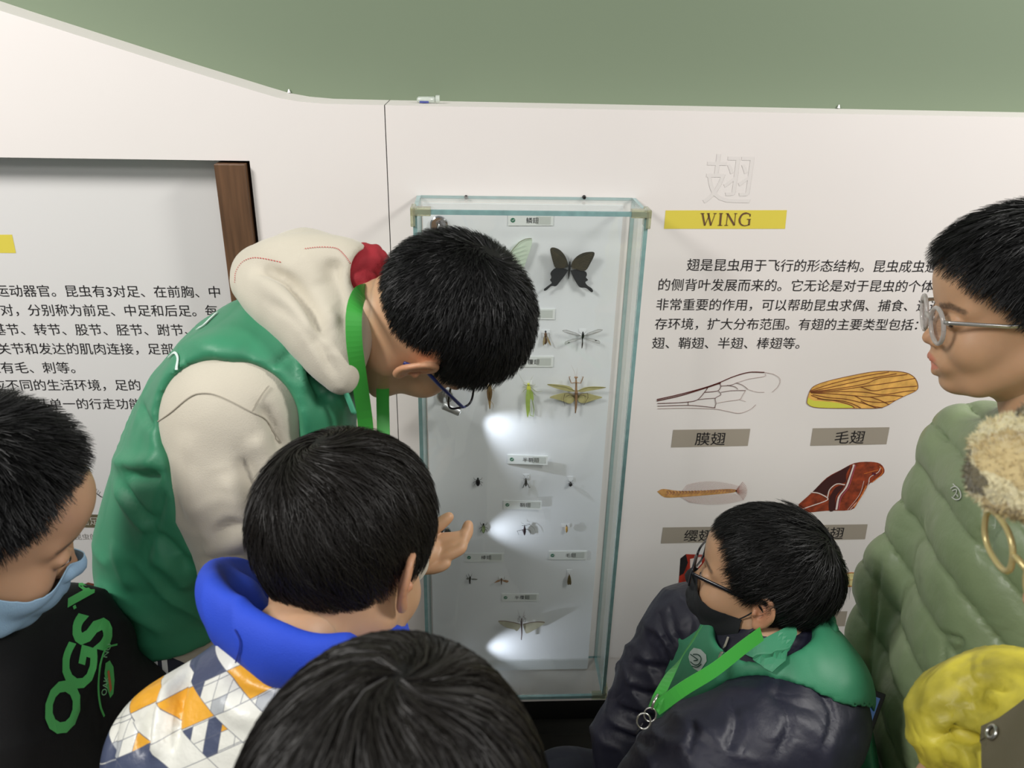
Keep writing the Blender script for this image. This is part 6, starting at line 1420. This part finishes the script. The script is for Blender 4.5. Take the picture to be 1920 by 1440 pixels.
def puff(v, n):
    s_ = (v[:, 2]+.85*v[:, 0]-.10*v[:, 1])/.078; fr = s_-np.floor(s_); pk = np.clip(np.sin(np.pi*fr), 0, 1)**.42
    # sleeve has its own rings
    ds, t = seg_dist(v, [shFl, elFl, wlF]); sl_ = np.clip((.105-ds)/.02, 0, 1)*np.clip((-.66-v[:, 1])/.03, 0, 1)
    s2 = (v[:, 2]-.35*v[:, 0])/.075+.3; pk2 = np.clip(np.sin(np.pi*(s2-np.floor(s2))), 0, 1)**.42
    crease = np.exp(-(fr*(1-fr)/.05))
    v = v+n*((.012*(pk*(1-sl_)+pk2*sl_)-.010)+.0035*noise3(v*V3(1, 1, 1), 46, 3)*(.4+crease))[:, None]
    it = [([D(x, y, 1.0) for x, y in a], w, am) for a, w, am in [([(1870, 905), (1858, 960), (1850, 1010)], .010, -.014), ([(1905, 940), (1870, 975), (1850, 1010)], .009, -.010), ([(1835, 990), (1845, 1015), (1850, 1040)], .008, -.010), ([(1655, 960), (1650, 1050), (1640, 1150), (1630, 1280), (1645, 1400)], .006, -.006)]]
    return v
_fc = {}
def normals_cached(v): return _fc['n'](v)
v, f = F_.mesh(); v = relax(v, f, 2); _fc['n'] = lambda q: normals(q, f)
v = puff(v, normals(v, f)); v = foldpx(v, f, [([(1866, 890), (1858, 950), (1850, 1010), (1845, 1040)], .007, -.014), ([(1905, 935), (1875, 965), (1852, 1008)], .007, -.012), ([(1838, 985), (1842, 1015), (1850, 1040)], .006, -.010), ([(1652, 960), (1648, 1050), (1640, 1150), (1628, 1280), (1640, 1400)], .005, -.006), ([(1770, 1190), (1790, 1196), (1806, 1200)], .003, -.007), ([(1770, 1195), (1768, 1260), (1764, 1325)], .003, -.006), ([(1804, 1200), (1800, 1215), (1796, 1225)], .003, -.008)]); ct = mesh_obj('padded_coat', v, f, M_coat, Fp); BV[ct.name] = (v, f)
# collar
F_ = Field((.60, -.72, 1.10), (.92, -.42, 1.34), .004)
q = curve([nF+V3(*a) for a in [(-.078, .03, -.03), (-.080, -.030, -.03), (-.045, -.075, -.02), (.01, -.09, .0), (.07, -.06, .015), (.085, 0, .02), (.06, .07, .01), (-.02, .085, -.01), (-.07, .05, -.03)]], 4)
for i in range(len(q)-1): F_.cap(q[i], q[i+1], .012, .012, .006, side=(0, 0, 1), ratio=2.0)
cf_ = solid('coat_collar', Fp, F_, M_coat, lambda v, n: wrinkle(v, n, .004, (1, 1, 0), 70, 4))
bv = tree(ct)
M_sil = mat('silver_print', (196, 200, 192), .35)
for pts in [[(1786, 917), (1795, 912), (1803, 921), (1805, 934), (1796, 938), (1788, 932)], [(1789, 921), (1797, 918), (1796, 926), (1791, 932)], [(1790, 908), (1796, 914)], [(1797, 928), (1800, 932)]]:
    band('coat_logo', bv, pts, .0016, M_sil, ct, off=.0012, k=3)
legs(Fp, [V3(.81, -.69, .56), V3(.81, -.55, .56)], [V3(.82, -.70, 0), V3(.82, -.52, 0)], [V3(.81, -.69, .30), V3(.81, -.54, .30)], mat('ink_trousers', (14, 20, 36), .8), r=(.095, .065, .05), feetdir=(-1, 0, 0))

# ================================================================== person: child at the right edge with the plush cap, glasses and yellow jacket
M_yj = mat('yellow_nylon', (190, 178, 60), .5, bump=.3, bscale=90, var=.34, vscale=26, crump=(12, .008, .9)); M_ol = mat('olive_cloth', (98, 92, 72), .7, bump=.15, bscale=400)
G_ = person('person', (.50, -1.10, 0), 'child cut off by the right edge in a plush cap, pale glasses and yellow jacket')
MG = frame(D(2250, 1030, .53), (-.985, .10, -.14), (-.12, .05, 1))
nG = V3(.505, -1.055, 1.25)
slG, srG = V3(.52, -1.20, 1.15), V3(.50, -.93, 1.13); elG, erG = V3(.54, -1.23, .93), V3(.46, -.90, .93); wlG, wrG = V3(.44, -1.22, .76), D(1800, 1560, .76)
bodyG = body_mesh(G_, MG, [simple_hand(wlG, (-.5, 0, -.7), (0, 1, 0), .9, .5, -1), simple_hand(wrG, (-.6, .1, -.5), (0, 0, 1), .9, .5, 1)], scale=1.0, h=.003,
                  trunk=[[(to_world([(-.03, 0, -.07)], MG)[0], .048), (nG, .052), (V3(.52, -1.08, .82), .06)], [(slG, .04), (elG, .03), (wlG, .022)], [(srG, .04), (erG, .03), (wrG, .022)]])
make_hair(G_, MG, 1.0, {'len': .03, 'thick': .008, 'n': 3000, 'lift': .1}, M_hair, seed=41)
eyes(G_, MG, 1.0, bodyG)
glasses(G_, MG, 1.0, 'soft', mat('champagne_frame', (206, 190, 132), .3, metal=.3), M_lens, rim=.0022, lens=(.0245, .0175), x0=.114, zc=-.006, temple=.0022, lab='pale gold glasses')
def plush_mat():
    m = mat('plush_cap', (206, 188, 138), .95, bump=.9, bscale=260, sheen=.6); nt = m.node_tree; b = bsdf(m)
    tc = nt.nodes.new('ShaderNodeTexCoord'); mp = nt.nodes.new('ShaderNodeMapping'); mp.inputs['Rotation'].default_value = (0, .5, .3); nt.links.new(tc.outputs['Object'], mp.inputs[0])
    sp = nt.nodes.new('ShaderNodeSeparateXYZ'); nz = nt.nodes.new('ShaderNodeTexNoise'); nz.inputs['Scale'].default_value = 60; nt.links.new(tc.outputs['Object'], nz.inputs['Vector'])
    ad = nt.nodes.new('ShaderNodeMixRGB'); ad.blend_type = 'LINEAR_LIGHT'; ad.inputs[0].default_value = .012; nt.links.new(mp.outputs[0], ad.inputs[1]); nt.links.new(nz.outputs['Color'], ad.inputs[2]); nt.links.new(ad.outputs[0], sp.inputs[0])
    fs = []
    for i, (fq, ph) in enumerate(((17, .35), (19, .2))):
        a = nt.nodes.new('ShaderNodeMath'); a.operation = 'MULTIPLY_ADD'; a.inputs[1].default_value = fq; a.inputs[2].default_value = ph; nt.links.new(sp.outputs[(0, 2)[i]], a.inputs[0])
        c = nt.nodes.new('ShaderNodeMath'); c.operation = 'FRACT'; nt.links.new(a.outputs[0], c.inputs[0]); d = nt.nodes.new('ShaderNodeMath'); d.operation = 'LESS_THAN'; d.inputs[1].default_value = .36; nt.links.new(c.outputs[0], d.inputs[0]); fs.append(d.outputs[0])
    s_ = nt.nodes.new('ShaderNodeMath'); s_.operation = 'ADD'; nt.links.new(fs[0], s_.inputs[0]); nt.links.new(fs[1], s_.inputs[1]); h = nt.nodes.new('ShaderNodeMath'); h.operation = 'MULTIPLY'; h.inputs[1].default_value = .5; nt.links.new(s_.outputs[0], h.inputs[0])
    r = nt.nodes.new('ShaderNodeValToRGB'); e = r.color_ramp.elements; e[0].color = srgb(206, 186, 136); e[1].color = srgb(120, 112, 88); q = e.new(.5); q.color = srgb(228, 218, 178)
    nt.links.new(h.outputs[0], r.inputs[0]); nt.links.new(r.outputs[0], b.inputs['Base Color']); return m
M_plush = plush_mat()
F_ = Field(*[np.array(a) for a in (MG[:3, 3]-.22, MG[:3, 3]+.24)], .004)
g = lambda *a: to_world([a], MG)[0]
F_.ell(g(-.015, 0, .075), (.115, .10, .085), .02, ax=MG[:3, :3]); F_.ell(g(-.012, 0, .0), (.096, .078, .09), .004, 'cut', ax=MG[:3, :3]); F_.half(g(0, 0, .058), -MG[:3, 2])
for y0, y1 in ((-.05, -.018), (-.018, .018), (.018, .05)): F_.cap(g(.10-abs(y0)*.5, y0, .070), g(.10-abs(y1)*.5, y1, .070), .021, .021, .02)
for y0, y1 in ((-.04, 0), (0, .04)): F_.cap(g(.128-abs(y0)*.4, y0, .066), g(.128-abs(y1)*.4, y1, .066), .019, .019, .02)
capm = solid('plush_cap', G_, F_, M_plush, lambda v, n: v+n*(.0018*noise3(v, 160, 3)+.0012*noise3(v, 330, 5))[:, None], label='beige plaid plush cap with a soft peak')
# loose pile on the cap
def pile(v, f, n_, L, m, parent, name='pile', seed=1, w=.0006):
    rng = np.random.default_rng(seed); i = rng.integers(0, len(f), n_); a = rng.random((n_, 1)); b_ = rng.random((n_, 1)); q = f[i]; p = (v[q[:, 0]]*(1-a)+v[q[:, 1]]*a)*(1-b_)+(v[q[:, 3]]*(1-a)+v[q[:, 2]]*a)*b_
    nn = normals(v, f)[q[:, 0]]; d = nrm_rows(nn+rng.normal(size=(n_, 3))*.6)*L*rng.uniform(.5, 1.2, (n_, 1)); s_ = nrm_rows(np.cross(d, rng.normal(size=(n_, 3))))*w
    V = np.stack([p-s_, p+s_, p+d+nn*0], 1).reshape(-1, 3); Fq = np.arange(n_*3).reshape(-1, 3)
    o = mesh_obj(name, V, Fq, m, None); o.parent = parent; o.matrix_parent_inverse = parent.matrix_world.inverted(); o['kind'] = 'stuff'; return o
pile(*BV[capm.name], 26000, .0045, M_plush, capm)
F_ = Field((.20, -1.42, .52), (.80, -.76, 1.32), .005)
F_.chain([V3(.52, -1.08, .56), V3(.52, -1.08, .85), V3(.515, -1.07, 1.09), nG+V3(0, 0, -.01)], [.12, .12, .10, .056], .04, side=(0, 1, 0), ratio=[1.2, 1.2, 1.3, 1.1], sm=2)
F_.chain([V3(.51, -1.01, 1.13), srG, D(1930, 1350, .74), D(1830, 1340, .75), D(1775, 1370, .76)], [.060, .052, .040, .036, .030], .03, sm=2); F_.chain([D(1775, 1370, .76), D(1790, 1410, .755), D(1800, 1450, .755)], [.026, .024, .025], .012)
F_.chain([V3(.51, -1.12, 1.13), slG, elG, wlG], [.066, .062, .052, .04], .04)
def foldG(v, n):
    v = wrinkle(v, n, .011, (.4, .2, .8), 75, 5); v = wrinkle(v, n, .006, (-.5, .3, .6), 120, 9); return folds(v, n, [([D(x, y, .71) for x, y in a], w, am) for a, w, am in [([(1740, 1392), (1775, 1378), (1810, 1382), (1840, 1392)], .005, -.009), ([(1745, 1330), (1760, 1350), (1790, 1380)], .006, -.005), ([(1790, 1290), (1840, 1300), (1880, 1320)], .006, -.005), ([(1800, 1340), (1805, 1360), (1812, 1380)], .005, -.005)]])
jG = solid('jacket', G_, F_, M_yj, foldG, label='yellow gathered jacket', px=[([(1738, 1390), (1775, 1376), (1815, 1382), (1850, 1396)], .0050, -.015), ([(1742, 1340), (1785, 1305), (1850, 1290)], .006, -.010), ([(1748, 1355), (1800, 1328), (1880, 1318)], .006, -.009), ([(1790, 1280), (1850, 1276), (1900, 1290)], .006, -.008),
    ([(1780, 1372), (1795, 1345), (1815, 1322)], .004, -.006), ([(1815, 1374), (1822, 1350), (1840, 1330)], .004, -.005), ([(1756, 1402), (1757, 1420), (1762, 1440)], .003, -.005), ([(1785, 1396), (1790, 1418), (1794, 1440)], .003, -.005), ([(1815, 1398), (1822, 1420), (1830, 1440)], .003, -.005), ([(1750, 1365), (1765, 1350), (1790, 1345)], .004, .004)])
bv = tree(jG)
fl = decal('pocket_flap', bv, [[(1850, 1366), (1885, 1352), (1935, 1318), (1960, 1300), (1960, 1460), (1855, 1460)]], M_ol, jG, off=.006, label='olive flap', step=9)
p0, n0 = land(bv, 1875, 1380, .008)
if p0 is not None:
    t1 = nrm(np.cross(n0, (0, 0, 1))); t2 = np.cross(n0, t1); mb = MB(); mb.tube([p0+t1*.0052*math.cos(t)+t2*.0052*math.sin(t) for t in np.linspace(0, 2*math.pi, 24)], .0017, 8, cap=False); o = mb.build('eyelet', M_steel, None, smooth=True); o.parent = fl or jG; o['label'] = 'steel eyelet'
    if o.parent: o.matrix_parent_inverse = o.parent.matrix_world.inverted()
legs(G_, [V3(.50, -1.16, .54), V3(.50, -1.03, .54)], [V3(.52, -1.18, 0), V3(.50, -1.02, 0)], [V3(.49, -1.16, .30), V3(.49, -1.03, .30)], mat('charcoal_trousers', (44, 44, 48)), r=(.08, .058, .048), feetdir=(-1, 0, 0))
# ================================================================== things by the wall at the right
ph = empty('tablet', tuple(D(1590, 1400, 1.12)), 'dark tablet or phone with blue screen held behind the crouching boy', 'phone')
a, b_, c_, d_ = D(1552, 1425, 1.10), D(1602, 1444, 1.09), D(1650, 1310, 1.14), D(1625, 1296, 1.15)
c_ = b_+(c_-b_); d_ = a+(c_-b_); nn = nrm(np.cross(b_-a, c_-b_)); nn = nn if nn@CF < 0 else -nn
mb = MB(); ex, ey = nrm(b_-a), nrm(c_-b_); mb.prism([a-ex*.006-ey*.008, b_+ex*.006-ey*.008, c_+ex*.006+ey*.01, d_-ex*.006+ey*.01], -nn*.008); put(mb.build('case', mat('dark_case', (20, 20, 22), .35), bevel=.002), ph)
M_scr = bpy.data.materials.new('lit_screen'); M_scr.use_nodes = True; bsdf(M_scr).inputs['Base Color'].default_value = srgb(24, 34, 52); bsdf(M_scr).inputs['Emission Color'].default_value = srgb(52, 76, 110); bsdf(M_scr).inputs['Emission Strength'].default_value = .7
mb = MB(); mb.prism([a+nn*.0012, b_+nn*.0012, c_+nn*.0012, d_+nn*.0012], -nn*.0008); put(mb.build('screen', M_scr), ph)
